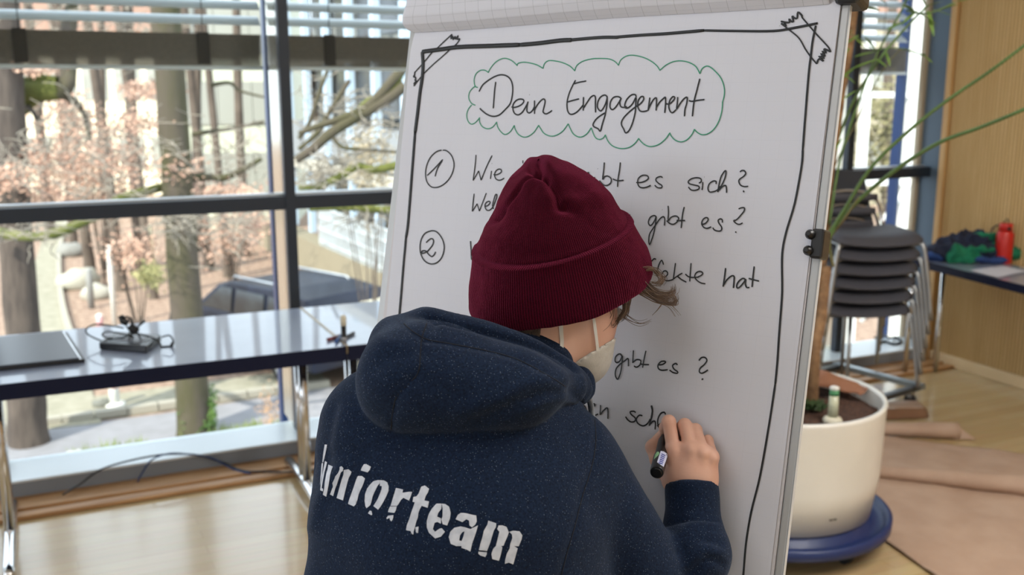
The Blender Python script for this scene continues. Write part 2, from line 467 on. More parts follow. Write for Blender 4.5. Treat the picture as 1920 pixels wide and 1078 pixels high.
# marker standing on its cap and loose pens next to the joint
g = onZ(645, 640, TZ); 
st = empty('glue_stick', g, 0, 'small dark stick with a pale cap standing upright on the right table', 'glue stick'); st.scale = (1.25, 1.25, 1.55)
q = MB().lathe((0, 0, 0.0), [(0.0095, 0), (0.0095, 0.012), (0.0085, 0.014), (0.0085, 0.04), (0.0095, 0.042)], 16).build('tube', M['black'], st)
q = MB().lathe((0, 0, 0.042), [(0.0098, 0), (0.0098, 0.022), (0.007, 0.027)], 16).build('cap', mat('ivory_plastic', 'c9c1ac', 0.4), st)
q = MB().lathe((0, 0, -0.0), [(0.0099, 0), (0.0099, 0.012)], 16).build('foot', mat('grey_plastic', '8e8f94', 0.4), st)
for nm, p, q_, c, lab in (('marker_pen', (614,637), (645,627), '6e2226', 'dark red marker lying left of the upright stick'),
                     ('marker_pen', (630,641), (640,628), '2d4f86', 'blue marker lying beside the upright stick'),
                     ('marker_pen', (648,632), (664,624), '3a3b40', 'dark grey marker lying right of the upright stick')):
    a, b = onZ(*p, TZ+0.007), onZ(*q_, TZ+0.007)
    if (b-a).length > 0.14: b = a + (b-a).normalized()*0.13
    e = empty(nm, (a+b)/2 - up*0.007, 0, lab, 'marker')
    d = b - a
    x = MB().tube([a, a+d*0.7], 0.0065, 12).build('barrel', mat('marker_body_'+c, c, 0.35), e, origin=None); x.location = -Vector(e.location)
    x = MB().tube([a+d*0.7, b], [0.0068, 0.006], 12).build('cap', mat('marker_cap_'+c, c, 0.3), e); x.location = -Vector(e.location)

# cables on the floor strip and the sill
def cable(name, pts, r, m, label):
    o = MB().tube(crom(pts, 8), r, 8).build(name, m); tag(o, label, 'cable'); return o
def fl(px, py, z=0.03): return onZ(px, py, z)
def sy(px, py): return onY(px, py, 4.463)
cable('black_cable', [fl(118,927,.045), fl(150,908,.05), sy(190,880), sy(250,862), sy(310,852), sy(370,853), sy(420,868), fl(455,882,.026), fl(500,884,.026), fl(560,884,.026), fl(640,872,.026)], 0.004, M['black'], 'black cable arching over the window sill edge below the left table')
cable('blue_cable', [fl(258,903,.026), onY(268,885,4.46), onY(285,862,4.45), onY(320,850,4.45), onY(365,853,4.45), onY(400,860,4.45), fl(438,880,.026), fl(470,888,.026)], 0.0035, M['blue'], 'blue cable looping up against the sill below the left table')

# ------------------------------------------------------------------ table by the wooden wall
P0 = onZ(1733, 489, 0.73); P1 = onZ(1920, 535, 0.73)
dirn = (P1 - P0).normalized(); nr = Vector((-dirn.y, dirn.x, 0))
if nr.x < 0: nr = -nr
ang = math.atan2(dirn.y, dirn.x)
st_ = empty('side_table', (P0 + dirn*0.7 + nr*0.17)[:2] + (0,), 0, 'dark navy table against the ribbed wooden wall', 'table')
Lo = -Vector(st_.location)
P0 = P0 - dirn*0.16
c0, c1 = P0, P0 + dirn*1.4
c2, c3 = c1 + nr*0.52, c0 + nr*0.34
def lim(p): return Vector((min(p.x, 5.055), min(p.y, 4.46), p.z))
c0, c1, c2, c3 = map(lim, (c0, c1, c2, c3))
q = MB().prism([c0, c1, c2, c3], (0, 0, -0.02)).build('table_top', M['table'], st_); q.location = Lo
def grow(p, s): return p
q = MB().prism([p - up*0.0 for p in (c0-nr*0.003, c1-nr*0.003, c1, c0)], (0, 0, -0.045)).build('edge_band', M['tedge'], st_); q.location = Lo
q = MB().prism([p - up*0.02 for p in (c0, c1, c2, c3)], (0, 0, -0.025)).build('apron', M['tedge'], st_); q.location = Lo
for p in (c1 - dirn*0.1 + nr*0.08, c2 - dirn*0.1 - nr*0.08, c0 + dirn*0.03 + nr*0.03, c0 + dirn*0.03 + nr*0.25):
    q = MB().tube([(p.x, p.y, 0.0), (p.x, p.y, 0.69)], 0.015, 12).build('leg', M['chrome'], st_); q.location = Lo

# red bottle
bp = hit(1886, 430, (4.975, 0, 0), Vector((1, 0, 0)))
bo = empty('drinking_bottle', (bp.x, bp.y, 0.73), 0, 'red drinking bottle with a loop lid standing on the side table', 'bottle')
bo.scale = (1.12, 1.12, 1.12)
red = mat('red_enamel', 'c9281f', 0.35)
MB().lathe((0, 0, 0), [(0.040, 0), (0.042, 0.004), (0.042, 0.150), (0.036, 0.162), (0.034, 0.166)], 28).build('body', red, bo)
MB().lathe((0, 0, 0.166), [(0.033, 0), (0.033, 0.034), (0.030, 0.040)], 28).build('lid', red, bo)
MB().tube([(-0.012*math.cos(t)*1.3, 0, 0.206+0.022*math.sin(t)) for t in [i*math.pi/10 for i in range(11)]], 0.0028, 6).build('loop', M['blackm'], bo)
q = MB().ball((0, 0, 0), (0.012, 0.006, 0.010)).build('latch', M['black'], bo); q.location = c2w((-0.0, -0.034, 0)) + Vector((0, 0, 0.182))
# ------------------------------------------------------------------ clothes and paper on the side table
def lump(name, m, blobs, parent=None, seed=1, amp=0.02, fr=14, res=3, loc=None):
    """crumpled cloth: folded displaced blobs joined by voxel remesh"""
    mb = MB()
    for c, r in blobs: mb.ball(c, r, 20, 12)
    o = mb.build(name, m, parent)
    if loc is not None: o.location = loc
    md = o.modifiers.new('remesh', 'REMESH'); md.mode = 'VOXEL'; md.voxel_size = 0.008
    dg = bpy.context.evaluated_depsgraph_get(); dg.update()
    me = bpy.data.meshes.new_from_object(o.evaluated_get(dg)); o.modifiers.clear(); o.data = me
    n = len(me.vertices); co = np.empty(n*3); me.vertices.foreach_get('co', co); co = co.reshape(-1, 3)
    no = np.empty(n*3); me.vertices.foreach_get('normal', no); no = no.reshape(-1, 3)
    for i in range(n):
        p = Vector(co[i]) * fr + Vector((seed*7.3, 0, 0))
        a = 1 - abs(noise.noise(p))*2.2
        b = noise.noise(p*2.3)
        co[i] += no[i] * amp * (a*0.8 + b*0.4 - 0.4)
    zl = min(c[2] - (r if not isinstance(r, (tuple, list)) else r[2]) for c, r in blobs)
    co[:, 2] = np.maximum(co[:, 2], 0.001)
    me.vertices.foreach_set('co', co.ravel()); me.update()
    me.polygons.foreach_set('use_smooth', [True]*len(me.polygons))
    me.materials.clear(); me.materials.append(m)
    return o
bag = empty('jacket', onZ(1826, 490, 0.73), -HEAD, 'crumpled navy and green jacket heaped on the side table', 'jacket')
bag.scale = (1.1, 1.1, 1.1)
green = mat('green_fleece', '17805c', 0.85, 0, '0f6a4b', 30)
dnavy = mat('dark_navy_cloth', '1b2237', 0.85, 0, '232c46', 30)
lump('body', dnavy, [((-0.12,0.02,0.06),(0.12,0.07,0.06)), ((0.0,0.05,0.10),(0.13,0.07,0.06)), ((0.1,0.06,0.05),(0.12,0.06,0.06)), ((0.03,0.0,0.05),(0.15,0.06,0.05))], bag, 1, 0.03)
lump('green_lining', green, [((-0.12,-0.05,0.05),(0.06,0.04,0.055)), ((-0.05,-0.06,0.03),(0.07,0.03,0.03)), ((0.0,-0.055,0.075),(0.08,0.02,0.015)), ((0.14,0.0,0.07),(0.065,0.05,0.06)), ((0.19,-0.01,0.04),(0.05,0.04,0.04)), ((0.06,0.02,0.13),(0.07,0.03,0.02))], bag, 3, 0.022)
lump('blue_sleeve', mat('blue_cloth', '2b4a86', 0.8, 0, '1d3568', 20), [((-0.20,0.02,0.03),(0.05,0.05,0.035))], bag, 5, 0.015)
lump('blue_hem', mat('blue_cloth_b', '2b4a86', 0.8, 0, '1d3568', 20), [((0.06,-0.07,0.02),(0.10,0.03,0.02))], bag, 6, 0.012)
q = MB().tube(crom([(0.10,0.06,0.13),(0.12,0.07,0.17),(0.16,0.07,0.19),(0.21,0.07,0.185)], 6), 0.004, 8).build('cord', M['black'], bag)
pa = [onZ(1818, 508, 0.731), onZ(1868, 522, 0.731), onZ(1925, 510, 0.731), onZ(1880, 500, 0.731)]
o = MB(); g = 8; vs = []
for i in range(g+1):
    for j in range(g+1):
        p = pa[0].lerp(pa[1], i/g).lerp(pa[3].lerp(pa[2], i/g), j/g)
        vs.append(p + up*(0.004 + 0.006*abs(noise.noise(p*14))))
o.add(vs, [(i*(g+1)+j, (i+1)*(g+1)+j, (i+1)*(g+1)+j+1, i*(g+1)+j+1) for i in range(g) for j in range(g)], True)
o.add([v - up*0.002 for v in vs], [(i*(g+1)+j, i*(g+1)+j+1, (i+1)*(g+1)+j+1, (i+1)*(g+1)+j) for i in range(g) for j in range(g)], True)
pp = o.build('paper_sheet', mat('white_paper', 'd2d4df', 0.7), fix=False); tag(pp, 'white sheet of paper in front of the jacket on the side table', 'paper')

# ------------------------------------------------------------------ chairs stacked on a trolley
Cc = onZ(1725, 712, 0.13); Bc = onZ(1652, 734, 0.13)
wd = (Cc - Bc).normalized(); dd_ = Vector((-wd.y, wd.x, 0))
rzc = math.atan2(wd.y, wd.x); rch = -HEAD + 0.08; cdd = Vector((-math.sin(rch), math.cos(rch), 0))
org = Cc - wd*0.235 + dd_*0.24
W_, D_ = 0.25, 0.22
def cushion(w, d, th, z0, curve=0.02):
    """rounded, slightly dished seat"""
    n = 14; vs = []; top = []; bot = []
    for i in range(n+1):
        for j in range(n+1):
            u, v = i/n*2-1, j/n*2-1
            uu = u * (1 - 0.10*v**6); vv = v * (1 - 0.10*u**6)
            x, y = uu*w, vv*d
            zt = z0 + curve*(u*u) - 0.035*max(0, -v-0.55)**1.2*1.6
            ed = max(abs(u), abs(v)); t = th*math.sqrt(max(0.0, 1 - ed**10))
            top.append((x, y, zt + t*0.6)); bot.append((x, y, zt - t*0.4))
    m_ = (n+1)*(n+1); fs = []
    for i in range(n):
        for j in range(n):
            a = i*(n+1)+j; fs.append((a, a+n+1, a+n+2, a+1)); fs.append((m_+a, m_+a+1, m_+a+n+2, m_+a+n+1))
    return MB().add(top+bot, fs, True)
def chair(label):
    e = empty('stacking_chair', (0, 0, 0), 0, label, 'chair', 'grey stacking chairs on the trolley')
    cushion(W_, D_, 0.052, 0.45).build('seat', M['seat'], e)
    for s in (-1, 1):
        MB().tube(crom([(s*0.205, -0.17, 0.435), (s*0.235, -0.20, 0.40), (s*0.285, -0.235, 0.035)], 5), 0.0115, 10).build('leg', M['dullchrome'], e)
        MB().tube(crom([(s*0.205, 0.13, 0.435), (s*0.232, 0.17, 0.40), (s*0.275, 0.26, 0.035)], 5), 0.0115, 10).build('leg', M['dullchrome'], e)
    MB().tube([(-0.2, -0.15, 0.43), (0.2, -0.15, 0.43)], 0.009, 8).tube([(-0.2, 0.14, 0.43), (0.2, 0.14, 0.43)], 0.009, 8)\
        .tube([(-0.2, -0.17, 0.43), (-0.2, 0.2, 0.43)], 0.009, 8).tube([(0.2, -0.17, 0.43), (0.2, 0.2, 0.43)], 0.009, 8).build('seat_frame', M['dullchrome'], e)
    MB().tube(crom([(-0.2, 0.19, 0.43), (-0.205, 0.25, 0.50), (-0.16, 0.27, 0.63), (0, 0.275, 0.67), (0.16, 0.27, 0.63), (0.205, 0.25, 0.50), (0.2, 0.19, 0.43)], 7), 0.010, 10).build('back_arch', M['chrome'], e)
    b = MB(); pts = [(-0.17, 0.255, 0.60), (0, 0.245, 0.605), (0.17, 0.255, 0.60)]
    vs = []
    for i in range(9):
        u = i/4 - 1
        for k in range(10):
            th = 2*math.pi*k/10
            vs.append((u*0.17, 0.262 - 0.012*(1-u*u) + 0.014*math.cos(th), 0.635 + 0.024*math.sin(th)*(1-0.25*u**4)))
    b.add(vs, [(i*10+k, i*10+(k+1) % 10, (i+1)*10+(k+1) % 10, (i+1)*10+k) for i in range(8) for k in range(10)] + [tuple(range(10)), tuple(range(80, 90))], True)
    b.build('backrest', M['seat'], e)
    return e
names = ['lowest', 'second from the bottom', 'third from the bottom', 'third from the top', 'second from the top', 'topmost, under the grey light']
labs = ['grey padded chair resting on the steel trolley, lowest of the stack',
        'grey padded chair, second from the bottom of the trolley stack',
        'grey padded chair, third from the bottom of the trolley stack',
        'grey padded chair, third from the top of the trolley stack',
        'grey padded chair, second from the top of the trolley stack',
        'grey padded chair on top of the trolley stack, its lighter seat fully in view']
ch0 = chair(labs[0])
for k in range(6):
    c = ch0 if k == 0 else copy_tree(ch0)
    c['label'] = labs[k]
    c.location = org - Vector((CH, -SH, 0))*0.03 + Vector((0, 0, -0.042 + 0.079*k)) - cdd*(0.016*k - 0.03)
    c.rotation_euler = (0, 0, rch)
tr = empty('chair_trolley', (org - wd*0.055)[:2] + (0,), rzc, 'low steel trolley on castors under the chair stack', 'trolley')
MB().box((-0.245, -0.275, 0.085), (0.29, -0.235, 0.115)).build('front_rail', mat('dark_steel', '4a4d50', 0.4, 0.6), tr, bevel=0.003)
MB().box((-0.29, 0.24, 0.085), (0.29, 0.28, 0.115)).build('back_rail', mat('dark_steel_b', '4a4d50', 0.4, 0.6), tr, bevel=0.003)
for s in (-1, 1): MB().box((s*0.265-0.022, -0.28, 0.085), (s*0.265+0.022, 0.30, 0.117)).build('side_rail', mat('steel_rail', '8f979b', 0.35, 0.7), tr, bevel=0.004)
for sx in (-0.2, 0.2):
    for sy_ in (-0.245, 0.26):
        c = MB().tube([(sx-0.012, sy_, 0.032), (sx+0.012, sy_, 0.032)], 0.032, 16).build('castor', M['blackm'], tr)
        MB().box((sx-0.018, sy_-0.012, 0.05), (sx+0.018, sy_+0.012, 0.086)).build('fork', M['dullchrome'], c)
# tall dark chair to the left of the stack
tc = PX(1572, 500, 5.72); tcp = (tc.x, tc.y, 0)
oc = empty('high_backed_chair', tcp, -HEAD-0.25, 'dark grey high-backed chair standing between the flip chart and the chair stack', 'chair')
dg = mat('dark_grey_upholstery', '3a3b40', 0.85)
MB().prism([(-0.22, 0.05, 0.88), (0.20, 0.05, 0.88), (0.11, 0.09, 1.255), (-0.22, 0.09, 1.27)], (0, 0.03, 0)).build('backrest', dg, oc, bevel=0.01)
o = cushion(0.16, 0.17, 0.05, 0.50).build('seat', dg, oc); o.location = (-0.08, -0.12, 0)
for s in (-0.22, 0.06):
    MB().tube([(s, 0.06, 0.0), (s, 0.06, 0.5), (s*0.9-0.01, 0.075, 0.95)], 0.011, 8).build('leg', M['dullchrome'], oc)
    MB().tube([(s, -0.33, 0.0), (s, -0.30, 0.49)], 0.011, 8).build('leg', M['dullchrome'], oc)
# small cables on the sill behind the chairs
cable('sill_cable', [onZ(1640, 633, .10), onZ(1655, 628, .11), onZ(1668, 634, .12), onZ(1680, 632, .10), onZ(1690, 640, .10), onZ(1676, 645, .10), onZ(1660, 640, .10), onZ(1648, 643, .10)], 0.008, M['black'], 'black cable bunched on the window sill behind the chair stack')

# ------------------------------------------------------------------ planter
pc = CF(1461, 740, 3.84); pw = c2w((pc.x, pc.y, 0))
pot = empty('planter', pw, 0, 'large round cream planter on a blue wheeled base, holding a tall thin-stemmed plant', 'planter')
MB().lathe((0, 0, 0), [(0.345, 0.135), (0.362, 0.14), (0.385, 0.30), (0.392, 0.555), (0.395, 0.565), (0.392, 0.572), (0.378, 0.572), (0.374, 0.56), (0.372, 0.48)], 72, cap=False).build('pot', M['white'], pot)
vs = [(0, 0, 0.52)]; fs = []
nr_, na = 14, 60
for i in range(1, nr_+1):
    for k in range(na):
        th = 2*math.pi*k/na; r = 0.374*i/nr_
        vs.append((r*math.cos(th), r*math.sin(th), 0.505 + 0.012*noise.noise(Vector((r*math.cos(th)*18, r*math.sin(th)*18, 0))) + 0.008*random.Random(i*99+k).random()))
for k in range(na): fs.append((0, 1+k, 1+(k+1) % na))
for i in range(nr_-1):
    for k in range(na): fs.append((1+i*na+k, 1+(i+1)*na+k, 1+(i+1)*na+(k+1) % na, 1+i*na+(k+1) % na))
MB().add(vs, fs, True).build('soil', M['soil'], pot)
# vents near the foot of the pot
for px in (1538, 1551):
    v = c2w(Vector((px-1461, 0, 0)) * 0)  # direction helper
for da in (0.0, 0.045):
    a = -math.pi/2 - HEAD + 0.30 + da
    q = MB().box((-0.006, -0.002, -0.002), (0.006, 0.002, 0.002)).build('vent', M['blackm'], pot)
    q.location = (0.3725*math.cos(a), 0.3725*math.sin(a), 0.205); q.rotation_euler = (0, 0, a+math.pi/2)
MB().lathe((0, 0, 0), [(0.30, 0.070), (0.425, 0.075), (0.44, 0.082), (0.442, 0.118), (0.425, 0.126), (0.415, 0.105), (0.39, 0.098), (0.36, 0.098), (0.355, 0.136), (0.05, 0.136)], 72).build('wheeled_base', M['bluepl'], pot)
for k in range(5):
    a = -math.pi/2 - HEAD + 0.62 + k*2*math.pi/5
    x, y = 0.34*math.cos(a), 0.34*math.sin(a)
    MB().tube([(x-0.014, y, 0.033), (x+0.014, y, 0.033)], 0.033, 16).box((x-0.02, y-0.01, 0.05), (x+0.02, y+0.01, 0.075)).build('castor', M['blackm'], pot)
g = PX(1562, 770, 3.72)
wi = (PX(1562, 772, 3.66) - pw)
q = empty('water_gauge', (pw.x+wi.x, pw.y+wi.y, 0.512), 0, 'pale water level gauge with a green top standing in the soil', 'gauge')
MB().lathe((0, 0, 0), [(0.034, 0), (0.036, 0.01), (0.030, 0.02), (0.022, 0.024)], 20).build('collar', mat('ivory_gauge', 'cfc9b4', 0.4), q)
MB().lathe((0, 0, 0.02), [(0.019, 0), (0.017, 0.085)], 18).build('tube', mat('clear_gauge', 'b6b79c', 0.3), q)
MB().lathe((0, 0, 0.105), [(0.0175, 0), (0.017, 0.022)], 18).build('band', mat('gauge_green', '4d8a5c', 0.4), q)
MB().lathe((0, 0, 0.127), [(0.018, 0), (0.018, 0.008), (0.01, 0.012)], 18).build('cap', M['white'], q)
# brown paper lining hanging over the rim of the pot
vs, fs = [], []; n1, n2 = 30, 8
a0 = math.atan2(*(lambda d: (d.y, d.x))(PX(1650, 735, 3.9)-pw)); a1 = math.atan2(*(lambda d: (d.y, d.x))(PX(1500, 690, 4.25)-pw))
if a1 < a0: a1 += 2*math.pi
for i in range(n1+1):
    th = a0 + (a1-a0)*i/n1
    wv = 0.5 - 0.5*math.cos(min(1, i/n1*2.2)*math.pi)
    for j in range(n2+1):
        t = j/n2
        r = 0.365 - t*(0.03+0.15*wv); z = 0.565 + wv*0.035*math.sin(t*3.0) - 0.03*t*(1-wv) + 0.012*noise.noise(Vector((th*6, t*3, 1)))
        vs.append((r*math.cos(th), r*math.sin(th), max(z, 0.53)))
for i in range(n1):
    for j in range(n2):
        a = i*(n2+1)+j; fs.append((a, a+1, a+n2+2, a+n2+1))
o = MB().add(vs, fs, True).build('paper_lining', mat('terracotta_paper', '94664e', 0.75, 0, '86593f', 9), pot, fix=False)
so = o.modifiers.new('s', 'SOLIDIFY'); so.thickness = 0.003
# the plant
pl_ = empty('tall_plant', (pw.x, pw.y, 0.51), 0, 'tall plant with a brown trunk and thin green arching stems beside the flip chart', 'plant')
Lo = -Vector(pl_.location)
bark = mat('plant_bark', '6e5137', 0.85, 0, '8b6a49', 30, bump=0.6, bscale=60)
stem = mat('plant_stem', '48602f', 0.5, 0, '55703a', 12)
stemb = mat('plant_stem_brown', '62512e', 0.5, 0, '4e5e31', 8)
leafm = mat('plant_leaf', '4c6e2c', 0.5, 0, '6f8a35', 15)
def P(px, py, d): return PX(px, py, d)
tb = P(1498, 700, 3.85); tb.z = 0.50
q = MB().tube(crom([tb, P(1508, 640, 3.84), P(1521, 560, 3.84), P(1540, 460, 3.83), P(1548, 350, 3.82), P(1570, 200, 3.8), P(1590, 80, 3.8), P(1606, -60, 3.8), P(1621, -160, 3.8)], 5),
      [0.038]*6+[0.030]*10+[0.025]*10+[0.022]*15, 12).build('trunk', bark, pl_); q.location = Lo
q = MB().tube(crom([tb+Vector((.05, -.03, 0)), P(1528, 660, 3.78), P(1540, 590, 3.8), P(1548, 500, 3.82)], 5), 0.022, 10).build('trunk', bark, pl_); q.location = Lo
stems = [([(1553,440,3.75),(1585,390,3.7),(1635,312,3.6),(1715,236,3.5),(1785,182,3.4),(1850,138,3.3),(1925,82,3.2),(2000,20,3.1)], 0.0075, stem),
         ([(1553,445,3.75),(1600,385,3.7),(1680,318,3.55),(1760,268,3.4),(1840,238,3.25),(1925,203,3.1),(2020,160,3.0)], 0.0085, stem),
         ([(1555,420,3.8),(1575,300,3.8),(1610,190,3.75),(1645,100,3.75),(1690,20,3.7),(1710,-30,3.7)], 0.005, stem),
         ([(1560,290,3.8),(1600,190,3.8),(1650,110,3.7),(1700,50,3.7),(1740,10,3.7)], 0.006, stem),
         ([(1556,430,3.8),(1560,330,3.85),(1600,240,3.85),(1650,140,3.8),(1690,90,3.8)], 0.003, stemb),
         ([(1562,500,3.8),(1556,450,3.78),(1580,415,3.7),(1610,370,3.65)], 0.006, stemb),
         ([(1640,95,3.75),(1610,72,3.75),(1590,62,3.75)], 0.0025, stem),
         ([(1640,95,3.75),(1680,90,3.7),(1730,104,3.7)], 0.0025, stem),
         ([(1700,20,3.7),(1740,25,3.6),(1790,5,3.6)], 0.004, stem)]
for pts, r, m_ in stems:
    c = crom([P(*p) for p in pts], 8)
    q = MB().tube(c, [r*(1-0.35*i/len(c)) for i in range(len(c))], 8).build('stem', m_, pl_); q.location = Lo
def leaf(base, tip, wdt, droop=0.02):
    b, t = Vector(base), Vector(tip); d = t-b; s = d.cross(Vector((random.uniform(-.3, .3), random.uniform(-.3, .3), 1)))
    if s.length < 1e-5: s = d.orthogonal()
    s.normalize(); nn = s.cross(d).normalized()
    vs, fs = [], []; n = 5
    for i in range(n+1):
        t_ = i/n; wv = wdt*math.sin(math.pi*(0.08+0.92*t_))**0.8*(1 if i < n else 0.1); c = b + d*t_ - Vector((0, 0, droop*t_*t_))
        vs += [c - s*wv, c + nn*wv*0.3, c + s*wv]
    for i in range(n):
        fs += [(i*3, i*3+1, i*3+4, i*3+3), (i*3+1, i*3+2, i*3+5, i*3+4)]
    return vs, fs
random.seed(5)
LV = [(1715,22,1690,0),(1715,22,1760,40),(1730,15,1770,-5),(1745,18,1790,25),(1740,20,1752,62),(1720,20,1690,40),(1760,20,1800,0),(1735,10,1725,-20),(1700,40,1660,50),(1790,5,1830,-10),
      (1600,60,1575,50),(1610,66,1580,80),(1640,92,1620,60),(1640,98,1600,100),(1650,110,1590,125),(1640,110,1665,120),(1660,95,1670,118),(1730,104,1750,112),(1735,104,1725,95),(1600,130,1578,140),(1580,140,1605,150),
      (1592,90,1572,110),(1605,170,1580,180),(1560,240,1578,215),(1600,70,1625,85),(1690,90,1740,100),(1560,290,1580,250),(1690,5,1740,-15),(1700,0,1660,-20),(1650,20,1610,5),(1660,5,1630,-20)]
for a in LV:
    p0, p1 = P(a[0], a[1], 3.7), P(a[2], a[3], 3.65)
    vs, fs = leaf(p0, p1, random.uniform(0.006, 0.011), 0.015)
    q = MB().add(vs, fs, True).build('leaf', leafm, pl_, fix=False); q.location = Lo
gm = MB(); random.seed(3)
c0 = P(1528, 712, 3.78); c0.z = 0.525
for k in range(160):
    a, r = random.uniform(0, 6.28), random.uniform(0, 0.045)
    b = c0 + Vector((r*math.cos(a), r*math.sin(a), 0)); t = b + Vector((random.uniform(-.03, .03), random.uniform(-.03, .03), random.uniform(.015, .045)))
    vs, fs = leaf(b, t, 0.006); gm.add(vs, fs, True)
q = gm.build('ground_leaves', mat('dark_green_leaf', '2e4420', 0.6), pl_, fix=False); q['kind'] = 'stuff'; q.location = Lo

# ------------------------------------------------------------------ kraft paper on the floor
kp = empty('kraft_paper', onZ(1780, 960, 0), 0, 'brown kraft paper unrolled over the floor right of the planter', 'paper')
Lo = -Vector(kp.location)
def sheet(name, quad, n1, n2, wav, z0=0.004, m_=M['kraft'], seedv=0):
    vs, fs = [], []
    for i in range(n1+1):
        for j in range(n2+1):
            p = quad[0].lerp(quad[1], i/n1).lerp(quad[3].lerp(quad[2], i/n1), j/n2)
            z = z0 + wav*(0.5+0.5*noise.noise(Vector((p.x*5+seedv, p.y*5, 0)))) + wav*0.4*abs(noise.noise(Vector((p.x*13, p.y*13, seedv))))
            vs.append((p.x, p.y, p.z + z))
    for i in range(n1):
        for j in range(n2):
            a = i*(n2+1)+j; fs.append((a, a+1, a+n2+2, a+n2+1))
    o = MB().add(vs, fs, True).build(name, m_, kp, fix=False); o.location = Lo
    s = o.modifiers.new('s', 'SOLIDIFY'); s.thickness = 0.0015
    return o
sheet('sheet', [onZ(1600, 890, 0), onZ(1600, 975, 0), onZ(1900, 1190, 0), onZ(2100, 930, 0)], 40, 40, 0.012)
sheet('sheet', [onZ(1600, 815, 0), onZ(1600, 885, 0), onZ(2050, 925, 0), onZ(1975, 862, 0)], 30, 40, 0.012, 0.006, seedv=3)
def rollp(name, a, b, r0, r1, wob=0.15):
    pts = [a.lerp(b, i/14) for i in range(15)]
    n = 18; vs, fs = [], []
    d = (b-a).normalized(); s = Vector((-d.y, d.x, 0))
    for i, p in enumerate(pts):
        r = r0 + (r1-r0)*i/14
        for k in range(n):
            th = 2*math.pi*k/n
            rr = r*(1 + wob*noise.noise(Vector((i*0.35, math.cos(th), math.sin(th)))))
            vs.append(p + s*(math.cos(th)*rr*1.08) + up*(r*0.92 + math.sin(th)*rr*0.92 + 0.004))
    for i in range(14):
        for k in range(n): fs.append((i*n+k, i*n+(k+1) % n, (i+1)*n+(k+1) % n, (i+1)*n+k))
    o = MB().add(vs, fs, True).build(name, M['kraft'], kp, fix=False); o.location = Lo
    s_ = o.modifiers.new('s', 'SOLIDIFY'); s_.thickness = 0.0015
rollp('rolled_edge', onZ(1610, 892, 0), onZ(2080, 950, 0), 0.030, 0.056, 0.08)
rollp('rolled_edge', onZ(1590, 815, 0), onZ(1795, 822, 0), 0.034, 0.042, 0.12)
sheet('flap', [onZ(1790, 826, 0), onZ(1780, 800, 0.05), onZ(1795, 800, 0.055), onZ(1830, 826, 0)], 10, 10, 0.006, 0.004, seedv=4)
dk = mat('kraft_inner_shaded', '6f4e36', 0.8, 0, '7b5a41', 8)  # darker kraft: shade inside the fold is put into the colour
A_, B_, C_, D2 = onZ(1640, 790, 0), onZ(1742, 786, 0), onZ(1736, 768, 0.045), onZ(1640, 768, 0.06)
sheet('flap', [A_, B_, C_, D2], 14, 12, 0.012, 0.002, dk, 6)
sheet('flap', [D2, C_, onZ(1715, 752, 0.02), onZ(1640, 757, 0.02)], 14, 10, 0.014, 0.0, M['kraft'], 8)
# ------------------------------------------------------------------ outdoors
GZ = -3.0
def G(px, py, z=GZ): return onZ(px, py, z)
road = mat('asphalt', '7f7e81', 0.9, 0, '89888c', 3)
litter = mat('leaf_litter', '6f5648', 0.95, 0, 'a18a78', 9, 10, bump=0.6, bscale=14, lo=0.3, hi=0.62)
pave = mat('paving', '85816f', 0.9, 0, '969180', 5)
kerb = mat('kerb_stone', '9b9689', 0.85)
gr = struct(MB().box((-30, 5.3, GZ-0.3), (70, 90, GZ)).build('ground', litter))
def flat(name, poly, z, m_, th=0.03):
    return MB().prism([Vector((p.x, p.y, GZ+z)) for p in poly], (0, 0, -th)).build(name, m_)
struct(flat('road', [Vector((-30, 5.4, 0)), Vector((60, 5.4, 0)), G(1500, 742), G(620, 728), G(300, 778), G(0, 818), Vector((-30, G(0, 818).y-3, 0))], 0.02, road))
# kerb stones along the road
ka, kb = G(-80, 826), G(620, 728)
kn = 12; kparent = struct(MB().prism([Vector((p.x, p.y, GZ+0.03)) for p in (ka, kb, kb+Vector((.1, 1.2, 0)), ka+Vector((.1, 1.2, 0)))], (0, 0, -0.05)).build('pavement', pave))
kdir = (kb-ka); kl = kdir.length/kn; kdir.normalize(); kside = Vector((-kdir.y, kdir.x, 0))
km = None
for i in range(kn):
    p = ka + kdir*kl*i
    if km is None:
        q = MB().box((0.01, 0, 0), (kl-0.01, 0.16, 0.13)).build('kerb_stone', kerb, kparent); km = q.data
    else:
        q = bpy.data.objects.new('kerb_stone', km); put(q, kparent)
    q.location = (p.x, p.y, GZ); q.rotation_euler = (0, 0, math.atan2(kdir.y, kdir.x))
# footpath climbing away at the left
pth = [G(95, 440), G(60, 520), G(60, 700), G(-60, 800), G(250, 760), G(160, 690), G(118, 600), G(110, 520), G(118, 440), G(122, 400), G(100, 400)]
struct(flat('footpath', [G(-40, 822), G(190, 796), G(160, 690), G(116, 590), G(106, 500), G(122, 415), G(90, 415), G(64, 500), G(58, 600), G(-60, 700)], 0.035, pave))
c = crom([G(170, 700), G(128, 620), G(112, 540), G(112, 470), G(126, 415)], 6)
o = MB()
for i in range(len(c)-1):
    a, b = c[i], c[i+1]; s = Vector((-(b-a).y, (b-a).x, 0)).normalized()*0.06
    o.prism([a-s, b-s, b+s, a+s], (0, 0, 0.12))
struct(o.build('footpath_edge', kerb))

